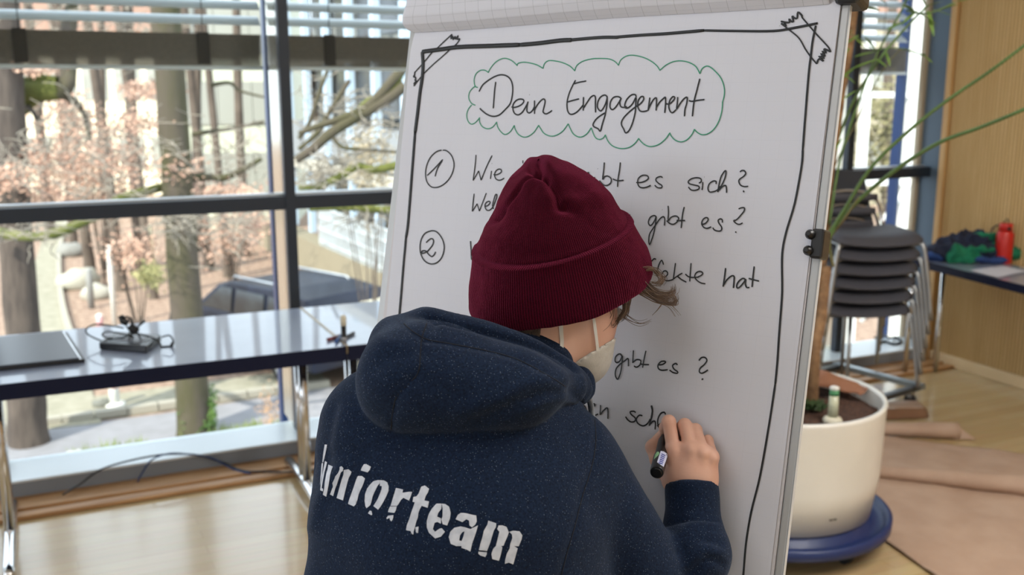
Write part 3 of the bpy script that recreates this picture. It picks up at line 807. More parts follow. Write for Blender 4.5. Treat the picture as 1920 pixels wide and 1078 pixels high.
barkA = mat('oak_bark', '433b36', 0.95, 0, '5a5048', 4, 8, bump=1.0, bscale=10, stretch=(3, 3, 0.6))
barkM = mat('mossy_bark', '46442b', 0.95, 0, '534a42', 1.6, 8, bump=1.0, bscale=12, stretch=(2, 2, 0.7))
moss = mat('moss', '4c5222', 0.95, 0, '666832', 4, 6, bump=0.8, bscale=20)
farb = mat('far_bark', '544a42', 0.95, 0, '685d53', 2)
twig = mat('pale_twig', '8c8477', 0.9)
brownleaf = mat('dry_oak_leaf', 'a27f6c', 0.8, 0, 'c4a38e', 2.5, lo=0.4, hi=0.6)
def ptube(pts, rr, n=12, seed=0, rough=0.12):
    """bark covered limb"""
    c = crom(pts, 5); m_ = len(c); vs, fs = [], []
    T0 = (c[1]-c[0]).normalized(); nrm = T0.orthogonal().normalized()
    for i, p in enumerate(c):
        t = (c[min(i+1, m_-1)]-c[max(i-1, 0)]).normalized()
        nrm = (nrm - t*nrm.dot(t)).normalized(); b = t.cross(nrm)
        f = i/(m_-1)*(len(rr)-1); k = min(int(f), len(rr)-2) if len(rr) > 1 else 0
        r = rr[k]+(rr[k+1]-rr[k])*(f-k) if len(rr) > 1 else rr[0]
        for j in range(n):
            th = 2*math.pi*j/n; d = nrm*math.cos(th)+b*math.sin(th)
            r2 = r*(1+rough*noise.noise(Vector((p.x*3+d.x*2, p.y*3+d.y*2, p.z*3+d.z*2+seed))))
            vs.append(p+d*r2)
    for i in range(m_-1):
        for j in range(n): fs.append((i*n+j, i*n+(j+1) % n, (i+1)*n+(j+1) % n, (i+1)*n+j))
    return MB().add(vs, fs, True)
def limb(tree, pts, rr, m_, name='branch', n=10):
    pts = [P(*p) for p in pts]
    o = ptube(pts, rr, n, random.random()*9).build(name, m_, tree, fix=False); o.location = -Vector(tree.location); return o
def trunk(pxb, pyb, r, hpx, m_, label, group=None, lean=0, n=18, name='tree', topr=0.75, cat='tree', flare=1.35):
    b = G(pxb, pyb)
    e = empty(name, b, 0, label, cat, group)
    d = (b-Vector((0, 0, CAMH))).dot(c2w(Vector((0, CT, -ST))))
    H = 12
    pts = [Vector((0, 0, -0.05)), Vector((0, 0, 0.35)), Vector((lean*0.1, 0, 1.2))] + [Vector((lean*t, 0.15*math.sin(t*5), 1.2+(H-1.2)*t)) for t in (0.2, 0.4, 0.7, 1)]
    rr = [r*flare, r*1.1, r, r*0.95, r*0.9, r*topr*1.05, r*topr]
    ptube(pts, rr, n, pxb).build('trunk', m_, e, fix=False)
    return e, d
tA, dA = trunk(55, 832, 0.225, 0, barkA, 'thick grey oak trunk with a mossy elbow branch, leftmost by the path', lean=0.45, flare=1.25)
limb(tA, [(35,190,dA-.1),(60,172,dA-.3),(90,168,dA-.4),(112,165,dA-.4)], [0.20, 0.16, 0.14, 0.14], moss)
limb(tA, [(108,172,dA-.4),(124,160,dA-.4),(128,130,dA-.3),(128,60,dA-.2),(140,-20,dA)], [0.12, 0.11, 0.105, 0.10, 0.09], barkM)
limb(tA, [(50,150,dA-.35),(75,148,dA-.42),(108,150,dA-.46)], [0.05, 0.07, 0.05], moss, 'moss')
limb(tA, [(45,195,dA-.2),(62,210,dA-.4),(72,225,dA-.5),(78,190,dA-.5)], [0.05, 0.03, 0.025, 0.02], barkM)
limb(tA, [(110,175,dA-.3),(140,190,dA-.2),(158,215,dA),(168,260,dA)], [0.06, 0.045, 0.035, 0.03], barkM)
limb(tA, [(-30,430,dA-1),(20,440,dA-1.6),(70,443,dA-2),(120,432,dA-2),(165,412,dA-2),(215,395,dA-2)], [0.07, 0.06, 0.055, 0.06, 0.05, 0.04], moss, 'mossy_branch')
tB, dB = trunk(366, 818, 0.21, 0, barkM, 'straight mossy trunk with ivy at its foot, right of the white pole', flare=1.3, topr=0.85)
limb(tB, [(330,350,dB),(300,352,dB-.3),(270,360,dB-.6),(225,372,dB-.9),(190,392,dB-1),(150,408,dB-1)], [0.07, 0.06, 0.06, 0.055, 0.05, 0.04], moss, 'mossy_branch')
limb(tB, [(300,375,dB-.4),(320,360,dB-.5),(345,335,dB-.5),(380,332,dB-.4),(420,333,dB-.3),(455,318,dB-.3),(490,298,dB-.2)], [0.04, 0.045, 0.05, 0.055, 0.05, 0.04, 0.03], barkM)
limb(tB, [(360,252,dB),(400,246,dB),(440,240,dB),(495,228,dB)], [0.035, 0.03, 0.025, 0.02], barkM)
limb(tB, [(395,160,dB),(430,155,dB),(450,170,dB),(495,182,dB)], [0.03, 0.025, 0.02, 0.015], barkM)
# ivy on trunk B foot
def leaf_cloud(name, m_, boxes, count, size, parent, seed=0, tri=False):
    rnd = random.Random(seed); o = MB()
    off = Vector(parent.location) if parent else Vector()
    vs, fs = [], []
    for k in range(count):
        bx = rnd.choice(boxes)
        c = P(rnd.gauss(bx[0], bx[2]*0.5), rnd.gauss(bx[1], bx[3]*0.5), rnd.uniform(bx[4], bx[5])) - off
        u = Vector((rnd.gauss(0, 1), rnd.gauss(0, 1), rnd.gauss(0, 1))).normalized(); v = u.orthogonal().normalized()
        s = size*rnd.uniform(0.6, 1.4); b = len(vs)
        vs += [c-u*s, c+v*s*0.55+u*s*0.1, c+u*s, c-v*s*0.55]; fs.append((b, b+1, b+2, b+3))
    q = o.add(vs, fs).build(name, m_, parent, fix=False); q['kind'] = 'stuff'; return q
ivy = mat('ivy_leaf', '54702f', 0.7, 0, '3f5a26', 4)
leaf_cloud('ivy', ivy, [(352,760,16,60,dB-.28,dB-.2),(378,800,20,24,dB-.25,dB+.2),(396,770,10,40,dB-.2,dB+.1)], 700, 0.035, tB, 3)
leaf_cloud('dry_leaves', brownleaf, [(250,230,60,26,dB-1,dB+3),(270,170,50,18,dB,dB+3),(215,290,60,40,dB-1,dB+3),(120,300,50,50,dB-1,dB+2),(330,320,50,30,dB-1,dB+1),(430,360,60,18,dB-1,dB+1),(470,420,40,40,dB,dB+3)], 3600, 0.036, tB, 4)
leaf_cloud('dry_leaves', brownleaf, [(20,330,36,26,dA-1.6,dA-.5),(60,300,50,40,dA-1,dA+2),(80,360,80,26,dA-1,dA+1),(110,200,50,50,dA+1,dA+4),(150,240,50,40,dA,dA+4),(60,130,50,10,dA-1,dA+1)], 2600, 0.036, tA, 5)
# second window: drooping mossy boughs of a nearer oak
tC, dC = trunk(1120, 868, 0.26, 0, barkA, 'oak trunk hidden behind the flip chart whose mossy boughs reach left')
for pts, rr, m_ in (([(1080,60,10),(900,60,9.6),(800,90,9.3),(750,135,9),(712,178,9),(680,205,9),(640,222,9),(600,235,9),(560,250,9)], [.12,.08,.06,.05,.045,.04,.035,.03,.02], barkM),
                    ([(760,160,9),(720,190,9),(660,225,9),(620,250,9),(585,280,9),(555,300,9)], [.05,.05,.045,.05,.045,.035], barkM),
                    ([(655,150,9.2),(640,175,9.2),(615,215,9.2),(595,250,9.2),(560,280,9.2)], [.02,.022,.025,.025,.02], barkM),
                    ([(618,120,9.2),(600,170,9.2),(580,230,9.2),(560,260,9.2)], [.018,.018,.02,.02], barkM),
                    ([(745,310,9),(700,318,9),(670,312,9),(640,330,9),(600,348,9),(560,352,9)], [.04,.035,.03,.035,.03,.02], moss),
                    ([(745,395,9),(700,392,9),(640,388,9),(580,392,9)], [.035,.035,.03,.02], moss),
                    ([(620,250,9),(640,275,9),(680,280,9),(745,285,9)], [.02,.018,.016,.012], barkM),
                    ([(760,120,9),(735,170,9),(690,190,9),(650,230,9)], [.03,.03,.028,.02], moss)):
    q = ptube([P(*p) for p in pts], rr, 8, 2).build('branch', m_, tC, fix=False); q.location = -Vector(tC.location)
def twigs(parent, regions, cnt, r, seed):
    rnd = random.Random(seed); o = MB()
    off = Vector(parent.location)
    for k in range(cnt):
        x, y, w_, h_, d0, d1 = rnd.choice(regions); d = rnd.uniform(d0, d1)
        px, py = rnd.gauss(x, w_*0.5), rnd.gauss(y, h_*0.5); a = rnd.uniform(0, 6.28); pts = []
        for i in range(5):
            pts.append(P(px, py, d)-off); a += rnd.uniform(-0.6, 0.6); px += 16*math.cos(a); py += 9*math.sin(a); d += rnd.uniform(-.15, .15)
        c = crom(pts, 3); o.tube(c, [r*(1-0.6*i/len(c)) for i in range(len(c))], 4, cap=False)
    q = o.build('twigs', twig, parent, fix=False); q['kind'] = 'stuff'
twigs(tC, [(640,300,60,50,8.5,10),(700,230,50,50,8.5,10),(620,200,60,60,9,11),(700,400,40,20,8.5,10),(600,330,50,30,8.5,10)], 260, 0.007, 1)
twigs(tB, [(250,280,100,80,10,13),(430,290,70,60,10,13),(170,360,90,40,10,13),(430,420,60,50,9,13),(330,420,40,30,10,11.5)], 260, 0.008, 2)
twigs(tA, [(60,430,60,30,9,11),(60,290,60,60,9,12),(130,230,50,60,11,13)], 120, 0.008, 3)
twigs(tA, [(250,60,120,40,13,20),(100,20,90,30,12,20)], 160, 0.01, 4)
# more distant trunks
rnd = random.Random(8)
spec = [(170,520,.13,'slim far trunk between the path and the bollard'),(200,505,.10,'thin far trunk above the white pole'),(229,545,.12,'dark far trunk beside the white pole'),
        (262,500,.16,'mid grey far trunk left of the big mossy trunk'),(288,560,.09,'young far trunk close to the big mossy trunk'),(392,505,.12,'far trunk just right of the big mossy trunk'),
        (372,470,.14,'distant trunk peeking right of the mossy trunk top'),(428,520,.10,'slim far trunk above the parked car'),(460,480,.13,'far trunk left of the window mullion'),
        (140,470,.12,'far trunk beside the footpath bend'),(95,450,.16,'far trunk at the head of the footpath'),(322,480,.11,'far trunk left behind the big mossy trunk'),
        (610,470,.12,'far trunk seen through the second window'),(740,455,.14,'far trunk beside the flip chart edge'),(1660,470,.16,'far trunk outside the right window'),(1715,520,.12,'slim far trunk outside the right window corner')]
for x, y, r, lab in spec:
    trunk(x, y, r, 0, farb, lab, 'distant trees beyond the road', rnd.uniform(-0.8, 0.8), 10)
# understorey shrubs with dry leaves
def shrub(px, py, d, h, lab, m_=brownleaf, cnt=900, w_=40, hh=40, sz=0.04):
    b = P(px, py, d); b.z = GZ
    e = empty('shrub', b, 0, lab, 'shrub')
    rn = random.Random(int(px)); o = MB()
    for k in range(9):
        a = rn.uniform(0, 6.28); pts = [Vector((0, 0, -.02)), Vector((0.2*math.cos(a), 0.2*math.sin(a), h*0.4)), Vector((0.5*math.cos(a+.4), 0.5*math.sin(a+.4), h))]
        o.tube(crom(pts, 4), [0.02*(1-i/10) for i in range(9)], 5, cap=False)
    o.build('stems', farb, e, fix=False)
    leaf_cloud('foliage', m_, [(px, py, w_, hh, d-.5, d+.8)], cnt, sz, e, int(px))
    return e
shrub(430, 440, 20.5, 3.2, 'reddish brown shrub above the parked car', cnt=900, w_=60, hh=50)
shrub(250, 470, 19, 2.2, 'brown leafed undergrowth between white pole and mossy trunk', cnt=600, w_=60, hh=40)
yg = mat('yellow_green_leaf', '8c8858', 0.8, 0, 'a09b6a', 3)
shrub(280, 515, 16, 1.2, 'small yellowish shrub left of the mossy trunk', yg, 500, 26, 22, 0.035)
orl = mat('orange_leaf', '9c7e63', 0.9)
shrub(505, 770, 9.6, 0.9, 'orange twiggy shrub at the road edge below the mullion', orl, 260, 22, 44, 0.015)
shrub(180, 330, 24, 5, 'tall pinkish beech shrub beyond the oak trunks', cnt=1600, w_=90, hh=60, sz=0.06)
shrub(690, 300, 15, 4, 'bare brown thicket in front of the grey gallery building', mat('dull_leaf', '8d8068', 0.9, 0, 'a59a80', 3), 900, 45, 60, 0.04)
shrub(1650, 250, 20, 5, 'green grey bush outside the right window', mat('grey_green_leaf', '6b6a48', 0.9, 0, '8c8264', 3), 1500, 70, 130, 0.07)
gl = mat('grass_tuft', '7c8a4a', 0.9)
for x, y in ((210, 842), (400, 812), (480, 800)):
    b = G(x, min(y+10, 850)); e = empty('grass_tuft', b, 0, 'low green tuft on the verge below the window, at %s' % {210: 'the left trunk', 400: 'the ivy trunk', 480: 'the orange shrub'}[x], 'plant')
    o = MB(); rn = random.Random(x); vs = []; fs = []
    for k in range(160):
        a = rn.uniform(0, 6.28); r = rn.uniform(0, .5); c = Vector((r*math.cos(a), r*math.sin(a)*.5, 0)); t = c+Vector((rn.uniform(-.1, .1), rn.uniform(-.1, .1), rn.uniform(.06, .2)))
        b0 = len(vs); vs += [c-Vector((.01, 0, 0)), c+Vector((.01, 0, 0)), t]; fs.append((b0, b0+1, b0+2))
    q = o.add(vs, fs).build('blades', gl, e, fix=False); q['kind'] = 'stuff'
# white pole, small posts, bollards, stones
def post(name, bx, by, r, h, m_, lab, cat, band=None, lean=0):
    b = G(bx, by); e = empty(name, b, 0, lab, cat)
    MB().lathe((0, 0, 0), [(r, -0.02), (r, h), (r*0.7, h+0.03)], 12).build('shaft', m_, e)
    if band: MB().lathe((0, 0, 0), [(r*1.04, band[0]), (r*1.04, band[1])], 12).build('red_band', mat('signal_red_' + name, 'c8453c' if by > 700 else 'c99a9c', 0.5), e)
    return e
wp = mat('white_paint', 'dcdcd6', 0.5)
post('pole', 216, 612, 0.055, 1.62, wp, 'slim white pole beside the road, left of the mossy trunk', 'pole')
post('bollard', 216, 762, 0.075, 0.45, wp, 'short white bollard with a red band on the pavement', 'bollard', (0.30, 0.39))
MB().lathe((0, 0, 0), [(0.16, 0), (0.15, 0.05), (0.08, 0.07)], 14).build('foot', wp, [o for o in bpy.data.objects if o.name.startswith('bollard')][0])
post('bollard', 190, 640, 0.06, 0.5, wp, 'white bollard with a pink band just above the laptop cable', 'bollard', (0.25, 0.5))
post('marker_post', 172, 578, 0.07, 0.85, mat('grey_post', '8b8b88', 0.7), 'grey wooden post beside the footpath', 'post')
post('pole', 285, 500, 0.08, 1.1, mat('cream_post', 'd8cfae', 0.6), 'cream post further back between the trunks', 'pole')
for i, (x, y, r, lab) in enumerate(((150, 540, 0.5, 'pale boulder beside the footpath'), (135, 480, 0.4, 'grey boulder further along the footpath'), (192, 764, 0.15, 'grey rock beside the red banded bollard'), (180, 560, 0.35, 'white stone slab below the boulder'), (143, 862, 0.13, 'white stone on the verge right below the window sill'))):
    b = G(x, y); o = MB().ball((0, 0, r*0.35), (r, r*0.7, r*0.62), 14, 9)
    o.v = [tuple(Vector(v)*(1+0.25*noise.noise(Vector(v)*3/r*0.6+Vector((i*5, 0, 0))))) for v in o.v]
    q = o.build('rock', mat('rock_%d' % i, ('a9a698', '83827d', '6f7069', 'a8a498', 'cfcecb')[i], 0.9)); q.location = b; tag(q, lab, 'rock')

# the parked car
cb = PX(520, 640, 17.5); car = empty('car', (cb.x, cb.y, GZ+0.02), 0, 'dark blue car with roof rails parked beyond the road', 'car')
dirc = (PX(660, 600, 16.2) - PX(395, 600, 19.0)); dirc.z = 0; dirc.normalize()
car.rotation_euler = (0, 0, math.atan2(dirc.y, dirc.x))        # +x = rear
cpaint = mat('car_paint', '141c30', 0.45, 0.1, coat=0.05); cglass = mat('car_glass', '20282c', 0.08, 0, spec=0.8)
prof = [(-2.05, 0.30), (-2.1, 0.62), (-1.95, 0.82), (-1.2, 0.95), (-0.55, 1.40), (-0.2, 1.50), (1.2, 1.52), (1.9, 1.46), (2.06, 1.02), (2.12, 0.85), (2.1, 0.32)]
def carshell(pr, y0, y1, name, m_):
    vs = []; n = len(pr)
    for y, s in ((y0, 0.90), (y0*0.96, 1.0), (y1*0.96, 1.0), (y1, 0.90)):
        for x, z_ in pr:
            t = max(0, z_-0.9)/0.6
            vs.append((x*(0.985 if s < 1 else 1), y*(1-0.10*t), z_ if s == 1 else 0.9+(z_-0.9)*0.97))
    fs = []
    for r in range(3):
        for i in range(n): fs.append((r*n+i, r*n+(i+1) % n, (r+1)*n+(i+1) % n, (r+1)*n+i))
    fs += [tuple(range(n))[::-1], tuple(range(3*n, 4*n))]
    return MB().add(vs, fs).build(name, m_, car, bevel=0.02)
carshell(prof, -0.86, 0.86, 'body', cpaint)
for s in (-1, 1):
    for a, b in ((-0.95, -0.05), (0.02, 0.85), (0.92, 1.55)):
        pts = []
        for x, z_ in ((a, 1.0), (b, 1.0), (min(b, 1.35)-0.02, 1.40), (max(a, -0.42)+0.04, 1.40)):
            pts.append((x, s*(0.868*(1-0.10*(z_-0.9)/0.6)+0.004), z_))
        MB().prism(pts, (0, s*0.01, 0)).build('side_window', cglass, car)
    MB().tube([(-0.3, s*0.62, 1.51), (-0.25, s*0.62, 1.56), (1.2, s*0.62, 1.56), (1.25, s*0.62, 1.51)], 0.018, 8).build('roof_rail', M['alu'], car)
    MB().box((2.02, s*0.62-0.1, 0.86), (2.115, s*0.62+0.1, 1.16)).build('tail_light', mat('tail_red', 'a8404a', 0.3), car, bevel=0.02)
    for x in (-1.32, 1.35):
        w2 = MB().tube([(x, s*0.70, 0.31), (x, s*0.88, 0.31)], 0.31, 24).build('wheel', M['blackm'], car)
        MB().tube([(x, s*0.88, 0.31), (x, s*0.89, 0.31)], 0.20, 20).build('hub_cap', M['alu'], w2)
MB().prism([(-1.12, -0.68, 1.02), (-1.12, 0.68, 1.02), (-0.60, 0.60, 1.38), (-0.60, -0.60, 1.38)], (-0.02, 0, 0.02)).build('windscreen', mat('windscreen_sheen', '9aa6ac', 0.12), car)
MB().prism([(2.03, -0.66, 1.02), (2.03, 0.66, 1.02), (1.80, 0.60, 1.34), (1.80, -0.60, 1.34)], (0.02, 0, 0.01)).build('rear_window', cglass, car)

# grey gallery building beyond the road, right half of the left windows
def bframe(px, d):
    p = P(px, 165, d); return Vector((p.x, p.y, 0))
b0, b1 = bframe(540, 30), bframe(880, 19)
bd_ = (b1-b0).normalized(); bn = Vector((bd_.y, -bd_.x, 0))   # towards the viewer
if bn.dot(-b0) < 0: bn = -bn
Lb = (b1-b0).length + 1.0
gb = empty('gallery_building', (b0.x, b0.y, GZ), math.atan2(bd_.y, bd_.x), 'grey gallery building with pale blue posts beyond the parked car', 'building')
s_ = 1 if Matrix.Rotation(math.atan2(bd_.y, bd_.x), 4, 'Z') @ Vector((0, 1, 0)) @ bn > 0 else -1
bw = mat('building_grey', '7f8382', 0.85); bp_ = mat('pale_blue_steel', 'b9cfe4', 0.5); bl = mat('building_ledge', 'b4b1a6', 0.8); bgz = mat('building_glass', '3d4348', 0.15, spec=0.7)
rmp = mat('concrete_ramp', '8c8470', 0.9)
MB().box((-0.3, -s_*6, 0), (Lb, -s_*0.9, 8.5)).build('wall', bw, gb)
for z_ in (2.55, 5.3, 8.0):
    MB().box((-0.3, -s_*0.9, z_), (Lb, s_*0.6, z_+0.28)).build('ledge', bl, gb)
MB().box((-0.3, s_*0.55, 0), (Lb, s_*1.1, 0.85)).build('ramp_wall', rmp, gb)
pm = None; wm = None
for i in range(int(Lb/1.75)):
    x = 0.2 + i*1.75
    if pm is None:
        q = MB().box((-0.11, -0.08, 0.85), (0.11, 0.08, 8.4)).build('post', bp_, gb); pm = q.data
    else:
        q = bpy.data.objects.new('post', pm); put(q, gb)
    q.location = (x, s_*0.5, 0)
    for fz in (0.2, 3.1, 5.85):
        if wm is None:
            q = MB().box((0.2, -0.03, 0), (1.5, 0.03, 1.9)).build('window_pane', bgz, gb); wm = q.data
        else:
            q = bpy.data.objects.new('window_pane', wm); put(q, gb)
        q.location = (x, -s_*0.88, fz+0.2)
    q = MB().box((x+0.12, s_*0.46, 2.9), (x+1.63, s_*0.5, 3.85)).build('panel', mat('white_panel_%d' % i, ('a9aeb3', '8b9094')[i % 2], 0.7), gb)
rl = MB()
for k in range(60): rl.box((6+k*0.12, s_*1.0, 0.85), (6+k*0.12+0.02, s_*1.03, 1.8))
for z_ in (0.95, 1.25, 1.55, 1.8): rl.box((6, s_*0.99, z_), (13.2, s_*1.04, z_+0.03))
rl.build('railing', mat('railing_grey', 'c4ccd0', 0.5), gb)
# sunlit white terrace wall
tw = P(712, 520, 16.0); tw.z = GZ
q = MB().box((-0.55, 0, 0), (2.6, 1.6, 1.30)).build('terrace_block', mat('terrace_white', 'e6dfc8', 0.9)); q.location = tw; q.rotation_euler = (0, 0, -HEAD-0.35); tag(q, 'sunlit cream terrace block right of the parked car', 'wall')
# pale houses far behind the trees
def house(px, d, wpx, zt, m_, lab, rows, cols, rot=0):
    c = bframe(px, d); W2 = wpx/FPX*d
    e = empty('house', (c.x, c.y, GZ), -HEAD+rot, lab, 'building')
    MB().box((-W2/2, 0, 0), (W2/2, 8, zt)).build('wall', m_, e)
    MB().prism([(-W2/2-.3, -0.3, zt), (W2/2+.3, -0.3, zt), (W2/2+.3, 4, zt+1.6), (-W2/2-.3, 4, zt+1.6)], (0, 0, 0.15)).build('roof', mat('roof_tiles', '8c6a58', 0.9), e)
    me = None; bgz = hgz
    for r in range(rows):
        for c_ in range(cols):
            x = -W2/2 + W2*(c_+0.5)/cols; z_ = 1.2 + r*(zt-1)/rows
            if me is None: q = MB().box((-0.55, -0.06, 0), (0.55, 0.02, 1.4)).build('window_pane', bgz, e); me = q.data
            else: q = bpy.data.objects.new('window_pane', me); put(q, e)
            q.location = (x, 0, z_)
hgz = mat('house_glass', '9a9c94', 0.3); cream = mat('cream_render', 'efe7cf', 0.9); pgrey = mat('pale_green_render', 'c2c6b4', 0.9)
house(120, 44, 420, 7.0, cream, 'long cream house far behind the left oaks', 2, 7)
house(440, 33, 190, 8.0, pgrey, 'pale green-grey house behind the trunks left of the mullion', 3, 3, 0.1)
house(1680, 40, 420, 7.5, mat('stone_render', 'a39c88', 0.9), 'cream house outside the far right window', 2, 6)
# bright scaffold like frame outside the right window
sf = empty('white_frame', (*bframe(1640, 13)[:2], GZ), -HEAD+0.2, 'white tubular stair frame outside the right window', 'stairs')
for x in (-0.12, 0.55, 0.95):
    MB().box((x-0.05, -0.05, 0), (x+0.05, 0.05, 6)).build('upright', wp, sf)
for z_ in (1.2, 2.4, 3.45, 4.6):
    MB().box((-0.9, -0.04, z_), (1.0, 0.04, z_+0.07)).build('cross_bar', wp, sf)
for z_ in (0.3, 1.6, 2.7):
    MB().tube([(0.0, -0.06, z_), (0.75, -0.06, z_+1.0)], 0.03, 8).build('brace', wp, sf)
# ------------------------------------------------------------------ flip chart
def cam_dir(r, d, f): return c2w(Vector((r, CT*f - ST*d, -CT*d - ST*f)))
be = cam_dir(-0.115, 1, 0.01).normalized()
bh = cam_dir(0.83, 0.09, -0.555); bh = (bh - be*bh.dot(be)).normalized()
bn_ = bh.cross(be).normalized()
if bn_.dot(c2w(ray(1200, 500))) > 0: bn_ = -bn_
r0 = c2w(ray(1576, 9)); eye = Vector((0, 0, CAMH))
r1 = c2w(ray(779.6, 62)); k1 = r0.dot(bn_)/r1.dot(bn_)
sB = 0.68/(r1*k1 - r0).length
BO = eye + r0*sB                                  # top right corner of the page
def Bp(px, py, off=0.0):
    p = hit(px, py, BO + bn_*off, bn_); return p
def Bst(px, py):
    d = Bp(px, py) - BO; return d.dot(bh), d.dot(be)
def Bw(s, t, off=0.0): return BO + bh*s + be*t + bn_*off
def bdepth(px, py): return (Bp(px, py)-eye).dot(c2w(Vector((0, CT, -ST))))
s0 = Bst(779.6, 62)[0]
print('BOARD', sB, s0, Bst(721, 632), Bst(1443.6, 1078), 'n', bn_, 'depth', bdepth(1290, 850), bdepth(1000, 500), bdepth(780, 300), 'z', BO.z, Bw(-.3, .95).z)
fc = empty('flip_chart', (0, 0, 0), 0, 'flip chart easel with a white page headed Dein Engagement in marker', 'flip chart')
fb = Bw(-0.33, 1.0); fc.location = (fb.x, fb.y, 0)
FL = -Vector(fc.location)
def FB(mb_, nm, m_, par=None, **k):
    o = mb_.build(nm, m_, par or fc, **k)
    if par is None: o.location = FL
    return o
def bbox_(s_a, t_a, s_b, t_b, o0, o1):
    m_ = MB(); P8 = [Bw(s, t, o) for o in (o0, o1) for s, t in ((s_a, t_a), (s_b, t_a), (s_b, t_b), (s_a, t_b))]
    return m_.add(P8, [(0,1,2,3), (4,5,6,7), (0,1,5,4), (1,2,6,5), (2,3,7,6), (3,0,4,7)])
pm_ = bpy.data.materials.new('flip_chart_paper'); pm_.use_nodes = True
N, L = pm_.node_tree.nodes, pm_.node_tree.links; b_ = N['Principled BSDF']
b_.inputs['Roughness'].default_value = 0.65; b_.inputs['Specular IOR Level'].default_value = 0.3
def grid_paper(N, L, b_, amt):
    uv = N.new('ShaderNodeUVMap'); sp = N.new('ShaderNodeSeparateXYZ'); L.new(uv.outputs[0], sp.inputs[0])
    fin = []
    for ax in (0, 1):
        a = N.new('ShaderNodeMath'); a.operation = 'PINGPONG'; a.inputs[1].default_value = 0.0125
        L.new(sp.outputs[ax], a.inputs[0])
        c = N.new('ShaderNodeMath'); c.operation = 'LESS_THAN'; c.inputs[1].default_value = 0.00035
        L.new(a.outputs[0], c.inputs[0]); fin.append(c)
    mx = N.new('ShaderNodeMath'); mx.operation = 'MAXIMUM'; L.new(fin[0].outputs[0], mx.inputs[0]); L.new(fin[1].outputs[0], mx.inputs[1])
    ml = N.new('ShaderNodeMath'); ml.operation = 'MULTIPLY'; ml.inputs[1].default_value = amt; L.new(mx.outputs[0], ml.inputs[0])
    cm = N.new('ShaderNodeMix'); cm.data_type = 'RGBA'; cm.inputs[6].default_value = lin('d3d4dd'); cm.inputs[7].default_value = lin('8f939a')
    L.new(ml.outputs[0], cm.inputs[0]); L.new(cm.outputs[2], b_.inputs['Base Color'])
grid_paper(N, L, b_, 0.05)
nz = N.new('ShaderNodeTexNoise'); nz.inputs['Scale'].default_value = 5; bp2 = N.new('ShaderNodeBump'); bp2.inputs['Strength'].default_value = 0.12
bp2.inputs['Distance'].default_value = 0.02
tcn = N.new('ShaderNodeTexCoord'); L.new(tcn.outputs['Object'], nz.inputs['Vector']); L.new(nz.outputs['Fac'], bp2.inputs['Height']); L.new(bp2.outputs['Normal'], b_.inputs['Normal'])
pm2 = bpy.data.materials.new('flipped_page_paper'); pm2.use_nodes = True
N2, L2 = pm2.node_tree.nodes, pm2.node_tree.links; b2 = N2['Principled BSDF']; b2.inputs['Roughness'].default_value = 0.65; b2.inputs['Specular IOR Level'].default_value = 0.3
grid_paper(N2, L2, b2, 0.55)
def grid_sheet(fn, n1, n2, name, m_, uvf, th=0.0006, par=None):
    vs = [fn(i/n1, j/n2) for i in range(n1+1) for j in range(n2+1)]
    fs = [(i*(n2+1)+j, (i+1)*(n2+1)+j, (i+1)*(n2+1)+j+1, i*(n2+1)+j+1) for i in range(n1) for j in range(n2)]
    o = MB().add(vs, fs, True).build(name, m_, fc, fix=False); o.location = FL
    uvl = o.data.uv_layers.new(name='UVMap')
    uvs = [uvf(i/n1, j/n2) for i in range(n1+1) for j in range(n2+1)]
    for l in o.data.loops: uvl.data[l.index].uv = uvs[l.vertex_index]
    return o
# page outline: left edge slightly wavy as measured, right edge straight
LE = [(0.0, 779.6, 55), (0.03, 774, 75), (0.06, 768.5, 100), (0.12, 764, 150), (0.2, 757, 230), (0.25, 751, 287), (0.32, 748, 330), (0.45, 741.5, 405), (0.7, 731, 520), (1, 721, 632)]
le_st = [Bst(a[1], a[2]) for a in LE]
def left_s(t):
    for (sa, ta), (sb, tb) in zip(le_st[:-1], le_st[1:]):
        if t <= tb: return sa + (sb-sa)*max(0, (t-ta))/(tb-ta)
    return le_st[-1][0]
PT0, PT1 = -0.03, 0.94
def page(u, v):
    t = PT0 + (PT1-PT0)*v; sl = left_s(t); sr = 0.0 + (Bst(1443.6, 1078)[0])*max(0, t)/Bst(1443.6, 1078)[1]
    s = sl + (sr-sl)*u
    off = 0.0005*math.sin(t*7+u*3)*math.sin(math.pi*u)
    return Bw(s, t, off)
grid_sheet(page, 40, 60, 'page', pm_, lambda u, v: (0.68*u, (PT1-PT0)*v))
FB(bbox_(s0-0.002, -0.03, 0.0, 0.95, -0.010, -0.0015), 'paper_pad', mat('pad_edge', 'cfccd0', 0.8))
FB(bbox_(s0+0.0, -0.05, -0.012, 0.98, -0.030, -0.0105), 'board_panel', mat('board_panel_white', 'cfd0d2', 0.5))
# aluminium edge profile: flat face and an outer lip
wE = Bst(1597.6, 8)[0]; wM = wE*0.8
FB(bbox_(0.0005, -0.045, wM, 0.99, -0.010, -0.002), 'side_profile', M['frame'], bevel=0.002)
FB(bbox_(wM, -0.045, wE-0.002, 0.99, -0.010, -0.001), 'side_lip', M['frame2'], bevel=0.002)
FB(bbox_(s0-0.02, -0.045, s0-0.002, 0.99, -0.030, -0.008), 'side_profile', M['frame'], bevel=0.002)
FB(bbox_(s0-0.02, 0.96, wE, 1.03, -0.03, 0.0), 'bottom_profile', M['frame'], bevel=0.003)
FB(bbox_(s0-0.01, 1.0, wE-0.01, 1.02, 0.0, 0.06), 'pen_tray', M['frame'], bevel=0.003)
